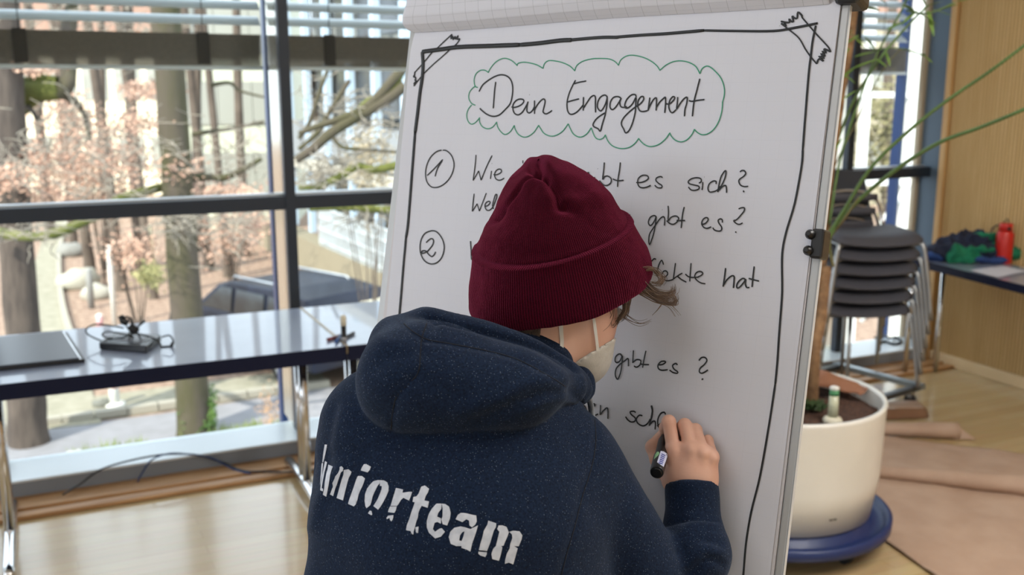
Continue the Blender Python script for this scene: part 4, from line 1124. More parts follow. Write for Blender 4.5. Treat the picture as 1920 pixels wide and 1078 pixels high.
# flipped-over pages rolling over the top
def roll(u, v):
    # v from 0 (touching the page) up over the top clamp
    pts = [(0.0, 0.000), (-0.004, 0.006), (-0.010, 0.014), (-0.022, 0.021), (-0.04, 0.025), (-0.065, 0.024), (-0.09, 0.016), (-0.105, 0.0), (-0.11, -0.02), (-0.10, -0.045), (-0.05, -0.055), (0.2, -0.06), (0.5, -0.055)]
    f = v*(len(pts)-1); i = min(int(f), len(pts)-2); k = f-i
    t = pts[i][0]+(pts[i+1][0]-pts[i][0])*k; o = pts[i][1]+(pts[i+1][1]-pts[i][1])*k
    tl = Bst(779.6, 62)[1]; tr = Bst(1562, 8)[1]
    bulge = 0.004*max(0, 1-u*9)*math.sin(min(1, v*3)*math.pi)
    s = s0 - 0.006 - bulge*3 + (0.0-0.006 - s0)*u
    return Bw(s, t + tl + (tr-tl)*u + 0.001*math.sin(u*9), o*(1 + 0.1*math.sin(u*4)) + 0.001)
ro = grid_sheet(roll, 50, 60, 'flipped_pages', pm2, lambda u, v: (0.68*u+0.004, v*0.32))
so = ro.modifiers.new('s', 'SOLIDIFY'); so.thickness = 0.0025; so.offset = -1
md = ro.modifiers.new('sub', 'SUBSURF'); md.levels = 0; md.render_levels = 1
tT = Bst(1590, 0)[1]
FB(bbox_(s0+0.02, -0.085, 0.0, -0.045, -0.035, 0.006), 'top_clamp', M['black'], bevel=0.004)
FB(bbox_(Bst(1567, 3)[0], -0.075, Bst(1617, 3)[0], tT+0.006, -0.035, 0.012), 'corner_cap', M['black'], bevel=0.006)
# black clip with two knobs on the right edge
c0_, c1_ = Bst(1523, 429), Bst(1550, 487)
cl = FB(bbox_(Bst(1527, 430)[0], c0_[1], Bst(1551, 430)[0], c1_[1]-0.0, -0.02, 0.010), 'clip', M['black'], bevel=0.003)
for px, py in ((1524, 441), (1520, 471)):
    s, t = Bst(px, py); FB(MB().lathe(Bw(s, t, 0.0), [(0.0062, 0), (0.0062, 0.012), (0.0035, 0.018), (0.002, 0.019)], 14, axis=bn_), 'knob', M['black'])
# easel legs
top = Bw(-0.34, -0.02, -0.06); gx = Vector((bn_.x, bn_.y, 0)).normalized()
bl0 = Bw(s0+0.06, 0.99, -0.02); br0 = Bw(-0.06, 0.99, -0.02)
for b, a in ((bl0, Bw(s0+0.06, 0.3, -0.035)), (br0, Bw(-0.06, 0.3, -0.035))):
    d = (b-a).normalized(); f = b + d*(b.z/abs(d.z)); f.z = 0.012
    FB(MB().tube([a, b, f], [0.014, 0.014, 0.012], 12), 'leg', M['frame'])
    FB(MB().lathe((f.x, f.y, 0), [(0.018, 0), (0.02, 0.01), (0.014, 0.03)], 14), 'foot', M['blackm'])
rf = top - gx*0.62; rf.z = 0.012
FB(MB().tube([top, rf], 0.013, 12), 'leg', M['frame'])
FB(MB().lathe((rf.x, rf.y, 0), [(0.018, 0), (0.02, 0.01), (0.014, 0.03)], 14), 'foot', M['blackm'])

# ---- handwriting: marker strokes lying on the page
def strokes(name, org, polys, r, m_, sm=5):
    ox, oy, sc_ = org
    bb = []
    for pl in polys:
        q = pl[1:] if isinstance(pl[0], float) else pl
        bb.append([min(a for a, b in q)/sc_-7, min(b for a, b in q)/sc_-11, max(a for a, b in q)/sc_+7, max(b for a, b in q)/sc_+11])
    grp = list(range(len(polys)))
    for _ in range(4):
        for i in range(len(polys)):
            for j in range(len(polys)):
                A, B = bb[i], bb[j]
                if A[0] <= B[2] and B[0] <= A[2] and A[1] <= B[3] and B[1] <= A[3]:
                    g_ = min(grp[i], grp[j]); grp[i] = grp[j] = g_
    for g_ in sorted(set(grp)): strokes1(name, org, [p for p, k in zip(polys, grp) if k == g_], r, m_, sm)
def strokes1(name, org, polys, r, m_, sm=5):
    o = MB(); ox, oy, sc_ = org
    for pl in polys:
        rr = r
        if isinstance(pl[0], float): rr, pl = pl[0], pl[1:]
        if len(pl) == 1: pl = [pl[0], (pl[0][0]+1.5, pl[0][1]+1)]
        pts = [Bp(ox+a/sc_, oy+b/sc_, 0.0011) for a, b in pl]
        c = crom(pts, sm) if len(pts) > 2 else pts
        d0 = bdepth(ox+pl[0][0]/sc_, oy+pl[0][1]/sc_)
        R = rr*1.12*d0/FPX
        o.tube(c, [R*0.85]+[R]*(len(c)-2)+[R*0.85], 6, flat=bn_)
    q = o.build(name, m_, fc, fix=False); q.location = FL
    return q
INK, GRN = M['ink'], M['inkg']
Z3, Z4, Z5, Z6, Z7, Z8 = (860,90,5.388), (1110,90,5.388), (870,280,7.7), (1080,310,7.185), (1270,310,7.1875), (1200,470,8.0)
Y1, Y2, Y3, Y4 = (770,420,7.7), (1100,640,5.988), (760,50,8.983), (1450,10,8.983)
strokes('title_word', Z3, [
 [(205,440),(240,375),(300,325),(370,285),(430,270),(490,285),(530,330),(545,400),(540,480),(520,560),(470,620),(410,675),(350,690),(290,672),(245,640),(213,610)],
 [(373,342),(362,430),(355,520),(348,610)],
 [(533,595),(560,600),(610,585),(650,555),(655,525),(620,515),(580,530),(550,570),(548,620),(565,660),(600,675),(640,650),(670,605),(700,545)],
 [(700,540),(690,590),(690,640),(715,655),(745,630),(765,590)], [1.3,(714,472)],
 [(765,530),(765,600),(765,665)], [(765,630),(790,580),(830,530),(860,515),(872,540),(860,600),(852,645),(880,665),(915,650),(943,630)]], 1.35, INK)
strokes('title_word', Z3, [
 [(1180,325),(1150,380),(1115,460),(1095,540),(1095,610),(1110,655),(1140,670),(1180,655),(1220,620),(1260,570)],
 [(1160,362),(1220,345),(1288,333)], [(1098,545),(1150,530),(1215,513)],
 [(1260,495),(1258,560),(1258,632)], [(1258,610),(1290,560),(1330,500),(1365,480),(1380,500),(1380,560),(1382,650)]], 1.35, INK)
strokes('title_word', Z4, [
 [(150,515),(150,490),(125,475),(85,495),(58,545),(55,600),(85,635),(115,605),(140,550),(152,510),(148,580),(130,680),(105,760),(83,838),(60,815),(20,795),(10,770),(35,725),(80,685),(130,655)],
 [(290,505),(260,490),(215,500),(185,545),(182,600),(205,622),(235,600),(270,550),(295,505),(280,545),(290,590),(320,600),(350,592)],
 [(445,495),(435,470),(395,475),(350,520),(330,575),(340,605),(370,600),(410,560),(443,500),(440,570),(435,650),(410,750),(375,830),(340,857),(320,820),(295,765),(315,710),(370,650),(430,600),(470,570)],
 [(450,590),(490,560),(520,520),(515,490),(490,495),(465,535),(462,590),(480,630),(510,642),(560,632)],
 [(583,500),(575,560),(565,632)], [(565,632),(590,570),(625,515),(648,505),(650,550),(647,632)], [(650,600),(680,550),(720,510),(740,500),(742,560),(733,655)],
 [(745,560),(780,565),(820,530),(835,500),(815,492),(785,530),(775,590),(790,640),(815,652),(850,620)],
 [(865,495),(860,560),(855,615),(890,560),(930,510),(960,500),(955,560),(938,620),(933,690)],
 [(1088,310),(1060,420),(1030,540),(1013,690)], [(978,530),(1010,538),(1070,528),(1135,520)]], 1.35, INK)
cz = [(Z3, [(297,250),(320,205),(370,145),(430,110),(480,105),(540,130),(592,178)]), (Z3, [(590,180),(600,155),(660,143),(740,155),(800,175),(850,205)]),
 (Z3, [(852,207),(865,160),(900,130),(950,127),(1040,145),(1120,180),(1172,230)]), (Z3, [(1172,232),(1190,180),(1250,135),(1340,110),(1400,105)]),
 (Z4, [(40,106),(90,105),(170,110),(230,135),(268,175)]), (Z4, [(268,172),(290,120),(350,80),(420,73),(520,95),(600,135),(655,180),(685,225)]),
 (Z4, [(685,225),(750,170),(830,135),(910,130),(990,150),(1050,190),(1090,260)]), (Z4, [(1090,258),(1110,210),(1150,183),(1190,190),(1250,240),(1305,310),(1335,400),(1335,480),(1318,545)]),
 (Z4, [(1318,545),(1310,640),(1280,740),(1230,820),(1170,865),(1110,875),(1060,850),(1033,820)]), (Z4, [(1033,820),(1010,870),(960,925),(900,948),(840,930),(800,890),(785,855)]),
 (Z4, [(785,857),(740,920),(670,975),(590,995),(530,975),(490,940),(470,912)]), (Z4, [(470,912),(430,965),(370,1005),(290,1015),(210,990),(160,940),(133,875)]),
 (Z4, [(133,878),(110,910),(70,923),(30,900),(0,830),(-7,805)]), (Z3, [(1338,805),(1290,870),(1225,900),(1160,870),(1125,810),(1107,765)]),
 (Z3, [(1105,765),(1050,840),(980,883),(920,888),(860,860),(825,810),(807,780)]), (Z3, [(807,780),(760,850),(700,893),(650,898),(600,870),(570,820),(560,780)]),
 (Z3, [(560,782),(520,845),(470,873),(430,850),(395,800),(382,745)]), (Z3, [(382,750),(340,800),(290,815),(240,795),(212,750),(210,700)]),
 (Z3, [(210,705),(165,755),(125,768),(95,740),(80,680),(95,620),(130,575)]), (Z3, [(168,578),(130,560),(102,510),(108,450),(140,405),(170,385)]),
 (Z3, [(192,398),(165,385),(155,320),(175,260),(220,225),(265,225),(297,245)])]
o = MB()
for (ox, oy, s_), pl in cz:
    c = crom([Bp(ox+a/s_, oy+b/s_, 0.001) for a, b in pl], 5); o.tube(c, 1.05*bdepth(ox, oy)/FPX, 6, flat=bn_)
q = o.build('cloud_outline', GRN, fc, fix=False); q.location = FL; q['label'] = 'green scalloped marker outline around the heading'
C1 = (770,280,8.985)
strokes('number_circle', C1, [[(520,12),(440,35),(350,110),(290,210),(255,330),(250,450),(275,550),(330,620),(400,642),(490,625),(590,560),(670,460),(715,350),(728,240),(700,130),(650,60),(590,18),(540,15)], [(278,438),(400,320),(538,170)], [(530,190),(450,320),(410,455)]], 1.15, INK)
strokes('number_circle', Y1, [[(300,95),(360,105),(420,160),(465,240),(482,340),(460,450),(410,530),(340,572),(260,568),(190,520),(145,430),(133,320),(155,210),(210,130),(300,95)], [(222,268),(265,225),(305,210),(328,240),(315,300),(270,360),(230,400),(170,422),(155,405),(175,385),(220,390),(255,435),(300,468),(335,445),(358,400)]], 1.2, INK)
strokes('handwriting', Z5, [[(172,80),(160,220),(130,450)], [(130,450),(210,310)], [(210,310),(245,445)], [(245,445),(320,260),(403,88)], [(395,310),(380,425)], [1.3,(403,205)], [(425,365),(470,365),(530,335),(535,295),(500,285),(460,310),(440,360),(455,420),(500,445),(545,435),(578,415)], [(848,160),(848,200)]], 1.1, INK)
strokes('handwriting', Z5, [[(145,640),(130,760),(118,895)], [(118,895),(188,785)], [(188,785),(220,890)], [(220,890),(320,630)], [(300,820),(340,810),(375,770),(360,750),(320,765),(300,810),(320,870),(360,880),(400,850),(430,800),(470,690),(470,650),(450,660),(425,740),(410,810),(425,860)]], 1.1, INK)
strokes('handwriting', Z6, [[(60,170),(110,165),(150,150),(172,110),(160,95),(140,130),(130,160),(140,200)], [(252,155),(242,210),(285,235)], [1.3,(292,44)], [(380,-40),(372,60),(358,185),(385,150),(430,145),(472,180),(465,235),(420,268),(370,262),(315,205)], [(595,-40),(585,60),(565,180),(558,290)], [(495,183),(560,205),(640,200)]], 1.2, INK)
strokes('handwriting', Z6, [[(810,232),(880,228),(950,200),(975,165),(950,135),(890,135),(840,175),(830,230),(850,285),(900,302),(960,290),(1005,268)], [(1165,165),(1140,150),(1090,165),(1075,200),(1110,240),(1155,270),(1150,300),(1100,300),(1060,268)]], 1.2, INK)
strokes('handwriting', Z6, [[1.3,(722,658),(728,690)], [(1080,690),(1050,675),(1000,700),(975,760),(990,805),(1020,800),(1060,740),(1080,690),(1070,790),(1050,900),(1020,1000),(992,1065),(980,1020),(990,930),(1030,860),(1080,790),(1130,720),(1175,690),(1195,720),(1190,810)], [1.3,(1162,597)], [(1240,545),(1245,640),(1240,745),(1280,700),(1340,680),(1380,705),(1370,750),(1320,790),(1270,785),(1220,745)]], 1.2, INK)
strokes('handwriting', Z7, [[(290,237),(320,220),(315,180),(260,165),(190,180),(148,215),(160,245),(230,265),(285,280),(290,315),(240,335),(185,330),(148,290)], [(343,225),(333,333)], [1.3,(363,155)], [(520,250),(520,215),(480,212),(430,250),(412,310),(430,355),(480,355),(540,330),(580,280)], [(545,360),(560,260),(590,150),(640,75),(655,90),(640,170),(600,260),(555,340)], [(555,340),(600,290),(645,270),(660,300),(663,370)],
 [(843,90),(870,68),(905,75),(920,110),(890,150),(840,185),(828,220),(850,265),(900,285),(955,282)], [2.2,(886,356),(900,346)]], 1.25, INK)
strokes('handwriting', Z7, [[(92,560),(70,660),(50,845)], [(-10,740),(20,745),(60,742),(105,744)]], 1.25, INK)
strokes('handwriting', Z7, [[(320,795),(370,785),(410,745),(410,710),(380,705),(345,730),(328,780),(350,830),(400,848),(455,828)], [(605,770),(605,735),(580,720),(550,740),(560,780),(595,830),(590,875),(550,885),(500,870),(478,840)], [(825,588),(860,572),(900,572),(900,610),(860,665),(800,730),(760,745),(790,780),(835,795),(880,775)], [1.5,(787,890),(788,908)]], 1.25, INK)
strokes('handwriting', Z8, [[(160,170),(180,150),(210,120),(240,130)], [(262,310),(280,220),(320,145),(340,170),(352,210)], [(330,395),(380,390),(415,350),(400,310),(360,305),(330,350),(335,400),(370,440),(430,450),(500,430)], [(532,185),(515,310),(498,430)], [(500,425),(560,380),(635,335)], [(555,375),(620,430),(695,470)], [(765,185),(755,320),(745,460)], [(680,350),(730,390),(800,400),(880,395)], [(860,398),(930,360),(935,325),(890,310),(840,335),(820,390),(850,440),(910,480),(980,495)]], 1.2, INK)
strokes('handwriting', Z8, [[(1283,260),(1268,390),(1245,540)], [(1245,530),(1300,440),(1370,380),(1410,385),(1410,450),(1400,560)], [(1580,430),(1540,415),(1480,460),(1450,520),(1460,560),(1500,540),(1560,470),(1585,430),(1580,500),(1600,550),(1640,550)], [(1712,235),(1695,380),(1680,545)], [(1630,415),(1700,435),(1785,455)]], 1.4, INK)
strokes('handwriting', Y1, [[(862,245),(870,370),(880,512),(925,432),(960,530)]], 1.2, INK)
strokes('handwriting', Y1, [[(905,880),(965,870)], [(962,815),(920,840),(910,880),(930,915),(965,922)]], 1.2, INK)
strokes('handwriting', Y2, [[(138,100),(130,150),(135,195)], [(395,165),(370,140),(330,165),(318,215),(340,240),(375,215),(400,165),(395,250),(380,350),(348,425),(322,380),(330,310),(370,260),(430,215),(465,195),(468,280)], [1.3,(492,113)], [(525,100),(518,220),(520,235),(560,205),(605,215),(600,260),(560,290),(530,275)], [(665,105),(645,200),(628,297)], [(595,250),(640,260),(700,262)]], 1.3, INK)
strokes('handwriting', Y2, [[(800,265),(850,260),(885,235),(870,222),(830,230),(800,270),(810,310),(850,325),(910,318)], [(1020,265),(1000,248),(965,270),(980,310),(1020,340),(1015,358),(970,350),(930,322)], [(1260,215),(1290,182),(1330,182),(1350,215),(1320,260),(1275,300),(1265,340),(1290,358),(1325,345),(1362,320)], [2.2,(1296,418),(1303,430)]], 1.35, INK)
strokes('handwriting', Y2, [[(-60,740),(-30,720),(-10,760),(-20,800),(-50,790)], [(20,760),(60,745),(90,715),(80,700),(45,720),(35,770),(60,820),(95,828),(128,815)], [(155,715),(150,825)], [(150,825),(190,775),(235,750),(238,870)]], 1.3, INK)
strokes('handwriting', Y2, [[(550,800),(530,785),(490,790),(500,820),(545,860),(540,895),(500,905),(460,880),(437,845)], [(625,835),(590,830),(558,870),(575,920),(630,948),(680,925),(715,870)], [1.9,(725,720),(738,780),(725,870)], [(725,870),(700,945)], [(700,945),(740,900),(770,905),(768,990)], [(885,820),(870,795),(830,810),(800,870),(800,940),(830,990),(850,1000)], [(790,950),(840,915)]], 1.4, INK)
strokes('tape_drawing', Y3, [[(785,125),(650,250),(520,375),(450,430),(310,600),(160,765)], [1.5,(785,125),(765,205),(800,165),(800,215),(840,165),(840,210),(890,150),(870,210),(920,205)], [(920,205),(860,290),(750,385),(600,520),(450,650),(290,810),(140,1000)], [1.5,(160,755),(150,820),(135,840),(175,860),(160,900),(185,910),(140,965),(165,960),(140,1000)]], 1.1, INK, 3)
strokes('tape_drawing', Y4, [[1.7,(125,268),(200,285),(270,285),(265,230),(295,265),(335,270),(318,180),(350,210),(400,215),(412,115),(475,165),(480,200)], [(480,200),(600,340),(720,480),(850,620),(930,710),(965,780)], [1.7,(965,780),(900,750),(850,735),(890,800),(825,770),(870,855),(800,810),(855,890),(765,855),(845,940),(790,905),(755,915),(730,985)], [(730,985),(640,880),(540,740),(470,610),(400,520),(250,400),(130,305)], [1.9,(130,305),(215,355),(180,300)], [1.4,(105,343)]], 1.4, INK, 3)
strokes('border_line', (0,0,1), [
 [4.0,(791,97),(830,92),(862,88),(920,86),(975,84)], [4.0,(975,84),(1010,81),(1050,76),(1072,75)], [3.0,(1060,76),(1090,73),(1130,70),(1160,70)], [2.8,(1150,70),(1200,66),(1250,63),(1320,57)], [2.2,(1318,57),(1380,58),(1450,58),(1490,52),(1533,43.5)],
 [3.6,(791.5,97),(793,120),(791.5,145),(787,175),(783,210),(778,249)], [2.8,(778,249),(772.6,319),(765,417),(761,445)], [2.4,(761,445),(756,500),(752,550),(747.5,604),(744,650),(738,720)],
 [2.0,(1529.4,48),(1523.5,77),(1520,106),(1516,140),(1508.8,230),(1505,280)], [2.0,(1505,280),(1502.8,311),(1490,381),(1474,435),(1466.5,476),(1466.5,532),(1465.8,560),(1460.8,627),(1457.4,680),(1453.5,720)],
 [2.0,(1453.5,720),(1442,796),(1425,893),(1408.7,959),(1398.8,1019),(1393.8,1078),(1389,1120)]], 2.0, INK)
strokes('handwriting', (0,0,1), [[1.6,(790,583),(805,579),(822,587),(830,600)]], 1.6, INK)
# ------------------------------------------------------------------ the person (built in the heading frame, moved to the world)
def smin(a, b, k):
    h = np.clip(0.5 + 0.5*(b-a)/k, 0, 1); return b*(1-h) + a*h - k*h*(1-h)
class Field:
    def __init__(s, lo, hi, h):
        s.lo = np.array(lo, float); s.h = h
        s.n = np.ceil((np.array(hi)-s.lo)/h).astype(int)+1
        ax = [(s.lo[i]+h*np.arange(s.n[i])).astype(np.float32) for i in range(3)]
        s.X, s.Y, s.Z = np.meshgrid(*ax, indexing='ij', sparse=True)
        s.F = np.full(tuple(s.n), 9.0, np.float32)
    def cone(s, a, b, r0, r1):
        a = np.array(a, np.float32); b = np.array(b, np.float32); d = b-a; L2 = float((d*d).sum())+1e-12
        t = np.clip(((s.X-a[0])*d[0]+(s.Y-a[1])*d[1]+(s.Z-a[2])*d[2])/L2, 0, 1)
        return np.sqrt((s.X-a[0]-t*d[0])**2+(s.Y-a[1]-t*d[1])**2+(s.Z-a[2]-t*d[2])**2) - (r0+(r1-r0)*t)
    def ell(s, c, r, ax=None):
        X, Y, Z = s.X-c[0], s.Y-c[1], s.Z-c[2]
        if ax is not None:
            A = [Vector(v).normalized() for v in ax]
            X, Y, Z = [X*v.x+Y*v.y+Z*v.z for v in A]
        k0 = np.sqrt((X/r[0])**2+(Y/r[1])**2+(Z/r[2])**2); k1 = np.sqrt((X/r[0]**2)**2+(Y/r[1]**2)**2+(Z/r[2]**2)**2)+1e-6
        return (k0*(k0-1)/k1).astype(np.float32)
    def add(s, d, k=0.02): s.F = smin(s.F, d.astype(np.float32), k); return s
    def cut(s, d, k=0.005): s.F = -smin(-s.F, d.astype(np.float32), k); return s
    def mesh(s):
        F = s.F; nx, ny, nz = F.shape; ins = F < 0
        c = [(0,0,0),(1,0,0),(0,1,0),(1,1,0),(0,0,1),(1,0,1),(0,1,1),(1,1,1)]
        cnt = np.zeros((nx-1, ny-1, nz-1), np.int8)
        for a, b, d in c: cnt += ins[a:nx-1+a, b:ny-1+b, d:nz-1+d]
        act = np.argwhere((cnt > 0) & (cnt < 8))
        idx = -np.ones((nx-1, ny-1, nz-1), np.int32); idx[act[:,0], act[:,1], act[:,2]] = np.arange(len(act))
        pos = np.zeros((len(act), 3)); num = np.zeros(len(act))
        I, J, K = act.T
        for e0 in range(8):
            for ax in range(3):
                if c[e0][ax]: continue
                a = c[e0]; b = list(a); b[ax] = 1
                f0 = F[I+a[0], J+a[1], K+a[2]]; f1 = F[I+b[0], J+b[1], K+b[2]]
                m_ = (f0 < 0) != (f1 < 0); t = np.where(m_, f0/(f0-f1+1e-20), 0)
                p = np.tile(np.array(a, float), (len(act), 1)); p[:, ax] += t
                pos[m_] += p[m_]; num += m_
        pos = pos/num[:, None] + act
        V = s.lo + pos*s.h
        Q = []
        for ax in range(3):
            o1, o2 = [(1, 2), (2, 0), (0, 1)][ax]
            sl0 = [slice(None)]*3; sl1 = [slice(None)]*3; sl0[ax] = slice(0, -1); sl1[ax] = slice(1, None)
            a0, a1 = ins[tuple(sl0)], ins[tuple(sl1)]
            e = np.argwhere(a0 != a1)
            ok = (e[:, o1] > 0) & (e[:, o2] > 0) & (e[:, o1] < F.shape[o1]-1) & (e[:, o2] < F.shape[o2]-1); e = e[ok]
            def g(d1, d2):
                q = e.copy(); q[:, o1] -= d1; q[:, o2] -= d2; return idx[q[:,0], q[:,1], q[:,2]]
            q = np.stack([g(1, 1), g(0, 1), g(0, 0), g(1, 0)], 1)
            fl_ = ~a0[e[:,0], e[:,1], e[:,2]]; q[fl_] = q[fl_][:, ::-1]; Q.append(q)
        return V, np.concatenate(Q)
def W3(V):      # heading frame array -> world array
    return np.stack([V[:,0]*CH+V[:,1]*SH, -V[:,0]*SH+V[:,1]*CH, V[:,2]], 1)
def topix(V):   # heading frame -> pixels and optical depth
    X, Y, Z = V[:,0], V[:,1], V[:,2]-CAMH
    d = Y*CT - Z*ST; u = Y*ST + Z*CT
    return 960+FPX*X/d, 539-FPX*u/d, d
def np_mesh(name, V, Q, m_, parent=None, off=None):
    Wv = W3(V)
    if off is not None: Wv = Wv - np.array(off)
    me = bpy.data.meshes.new(name); me.from_pydata(Wv.tolist(), [], Q.tolist())
    me.polygons.foreach_set('use_smooth', [True]*len(Q)); me.materials.append(m_)
    o = bpy.data.objects.new(name, me); return put(o, parent)
def vnorm(V, Q):
    a, b, c, d = V[Q[:,0]], V[Q[:,1]], V[Q[:,2]], V[Q[:,3]]
    n = np.cross(c-a, d-b); N_ = np.zeros_like(V)
    for k in range(4): np.add.at(N_, Q[:,k], n)
    return N_/(np.linalg.norm(N_, axis=1)[:, None]+1e-12)
def smooth(V, Q, it=2, lam=0.5):
    for _ in range(it):
        S = np.zeros_like(V); C = np.zeros(len(V))
        for k in range(4):
            np.add.at(S, Q[:,k], V[Q[:,(k+1)%4]]); np.add.at(C, Q[:,k], 1)
        V = V + lam*(S/C[:,None]-V)
    return V
def segd(px, py, pl):   # distance in pixels to a polyline + parameter
    best = np.full(px.shape, 1e9)
    for (x0, y0), (x1, y1) in zip(pl[:-1], pl[1:]):
        dx, dy = x1-x0, y1-y0; t = np.clip(((px-x0)*dx+(py-y0)*dy)/(dx*dx+dy*dy+1e-9), 0, 1)
        best = np.minimum(best, np.hypot(px-x0-t*dx, py-y0-t*dy))
    return best
def crom2(pl, n=6): return [(v.x, v.y) for v in crom([(a, b, 0) for a, b in pl], n)]

# ---------------- skin: head, neck, torso, arms, legs in one mesh
skin = mat('skin', 'dcb09a', 0.55, 0, 'd09c86', 14, lo=0.3, hi=0.7, sss=0.06, bump=0.03, bscale=300)
hips = Vector((CF(880, 1078, 1.12).x, 1.03, 0.93))
neck = CF(985, 690, 1.25); headc = CF(1062, 520, 1.295)
shL, shR = CF(712, 805, 1.18), CF(1066, 880, 1.18)
elL, elR = CF(655, 1120, 1.17), CF(1248, 1150, 1.22)
wrR = CF(1297, 935, bdepth(1297, 935)-0.050)
wrL = elL + Vector((0.10, 0.17, -0.02))
fwd = Vector((0.62, 0.72, -0.30)).normalized()       # the way the face looks
B_f = Field((-0.42, 0.72, -0.01), (0.42, 1.62, 1.72), 0.012)
def C_(a, b, r0, r1, k=0.03): B_f.add(B_f.cone(a, b, r0, r1), k)
chest = CF(885, 960, 1.20)
C_(chest, chest+Vector((0.01, 0.03, 0.10)), 0.105, 0.09, .05); C_(hips, chest, 0.10, 0.10, .06)
C_(hips+Vector((-.07, 0, 0)), hips+Vector((.07, 0, 0)), 0.09, 0.09, .04)
C_(shL, shR, 0.045, 0.045, .05); C_(shL, elL, .045, .036); C_(elL, wrL, .036, .024); C_(shR, elR, .045, .036); C_(elR, wrR, .036, .022, .01)
for s in (-1, 1):
    h_ = hips+Vector((.08*s, 0, -.04)); kn_ = Vector((h_.x+.03*s, h_.y-.02, .48)); an = Vector((kn_.x+.01*s, kn_.y-.03, .09))
    C_(h_, kn_, .082, .052); C_(kn_, an, .05, .036)
    C_(an, an+Vector((0, .13, -.055)), .036, .026)
V, Q = B_f.mesh(); V = smooth(V, Q, 2)
V[:, 2] = np.maximum(V[:, 2], 0.004)
parts = [(V, Q)]
# head and neck, finer
H_f = Field(np.array(headc)-np.array([.16, .17, .22]), np.array(headc)+np.array([.15, .16, .16]), 0.0035)
rt = fwd.cross(Vector((0, 0, 1))).normalized(); upv = rt.cross(fwd).normalized()
sk = headc + Vector((0, 0, 0.0))
hv = lambda r, u, t: Vector((r, -CT*t + ST*u, CT*u + ST*t)).normalized()
H_f.add(H_f.ell(CF(1050, 490, 1.288), (0.059, 0.074, 0.071), (hv(.05, -.42, .9), hv(.955, .29, -.18), hv(-.2, .9, .42))), .001)
fc_ = CF(1082, 604, 1.288)
H_f.add(H_f.ell(fc_, (0.052, 0.050, 0.070), (rt, fwd, upv)), .02)                                   # face
H_f.add(H_f.cone(CF(1020, 625, 1.262), CF(1085, 665, 1.30), .038, .030), .02)                        # jaw
H_f.add(H_f.cone(neck+Vector((0, 0, -.03)), CF(1000, 560, 1.27), .054, .054), .018)                  # neck
nb = fc_ + fwd*0.055 + upv*0.012
H_f.add(H_f.cone(nb, nb+fwd*0.018-upv*0.022, .006, .010), .008)                                      # nose
for s in (-1, 1):
    H_f.cut(H_f.ell(fc_+fwd*0.052+rt*(0.026*s)+upv*0.020, (.013, .010, .010)), .010)                  # sockets
    H_f.add(H_f.ell(fc_-fwd*0.070+rt*(0.022*s)+upv*0.055, (.010, .016, .028), (rt, fwd, upv)), .006)   # ears
H_f.add(H_f.ell(fc_+fwd*0.052-upv*0.030, (.020, .008, .006), (rt, fwd, upv)), .004)                   # lips
V, Q = H_f.mesh(); V = smooth(V, Q, 1); parts.append((V, Q)); HV, HQ = V, Q
# hand, finest
def HP(px, py, off): return CF(px, py, bdepth(px, py)-off)
lo = np.min([np.array(HP(x, y, o)) for x in (1195, 1365) for y in (760, 960) for o in (0.0, .09)], axis=0)-.01
hi = np.max([np.array(HP(x, y, o)) for x in (1195, 1365) for y in (760, 960) for o in (0.0, .09)], axis=0)+.01
K_ = Field(lo, hi, 0.0014)
def chain(pts, rs, k=.004):
    d = None
    for (a, b), (r0_, r1_) in zip(zip(pts[:-1], pts[1:]), zip(rs[:-1], rs[1:])):
        c = K_.cone(a, b, r0_, r1_); d = c if d is None else smin(d, c, k)
    return d
wr = HP(1296, 915, .045)
mcp = [HP(1263, 842, .055), HP(1295, 842, .051), HP(1316, 847, .046), HP(1334, 857, .036)]
wrs = [HP(1268, 900, .050), HP(1286, 905, .052), HP(1306, 907, .047), HP(1318, 905, .041)]
palm = None
for m_, w_, r_ in zip(mcp, wrs, (.0115, .0112, .0108, .0102)):
    c = K_.cone(m_, w_, r_, .0135); palm = c if palm is None else smin(palm, c, .012)
under = K_.cone(HP(1275, 860, .034), HP(1318, 872, .028), .012, .012); palm = smin(palm, under, .014)
palm = smin(palm, K_.cone(HP(1296, 895, .044), HP(1297, 990, .050), .024, .0235), .016)
palm = smin(palm, K_.cone(HP(1274, 898, .045), HP(1318, 900, .040), .018, .017), .012)
palm = smin(palm, K_.cone(HP(1262, 900, .036), HP(1246, 868, .030), .014, .012), .012)               # thumb base
K_.add(palm, .001)
fing = [
  ([mcp[0], HP(1254, 791, .050), HP(1248, 802, .026), HP(1246, 811, .010)], [.0090, .0086, .0080, .0066]),
  ([mcp[1], HP(1284, 797, .036), HP(1268, 808, .020), HP(1256, 820, .010)], [.0088, .0084, .0080, .0068]),
  ([mcp[2], HP(1304, 806, .028), HP(1292, 818, .013), HP(1276, 830, .009)], [.0095, .0080, .0074, .0064]),
  ([mcp[3], HP(1327, 826, .018), HP(1316, 838, .010), HP(1300, 848, .0075)], [.0090, .0068, .0064, .0056])]
for pts, rs in fing: K_.add(chain(pts, rs), .0022)
K_.add(chain([HP(1247, 880, .033), HP(1233, 862, .030), HP(1223, 838, .026), HP(1237, 820, .016)], [.0125, .0098, .0088, .0072], .004), .006)
for i, m_ in enumerate(mcp):                                                                          # knuckles
    m2 = Vector(m_) + (wr-Vector(m_)).normalized()*0.0 - Vector((0, 0.0035, 0))
    K_.add(K_.ell(m2, (.0068, .0095, .0068)), .004)
for m_, w_ in zip(mcp, wrs):                                                                        # tendons
    a_, b_2 = Vector(m_), Vector(w_); K_.add(K_.cone(a_+Vector((0, -.0085, 0)), a_.lerp(b_2, .75)+Vector((0, -.0085, 0)), .0042, .0030), .005)
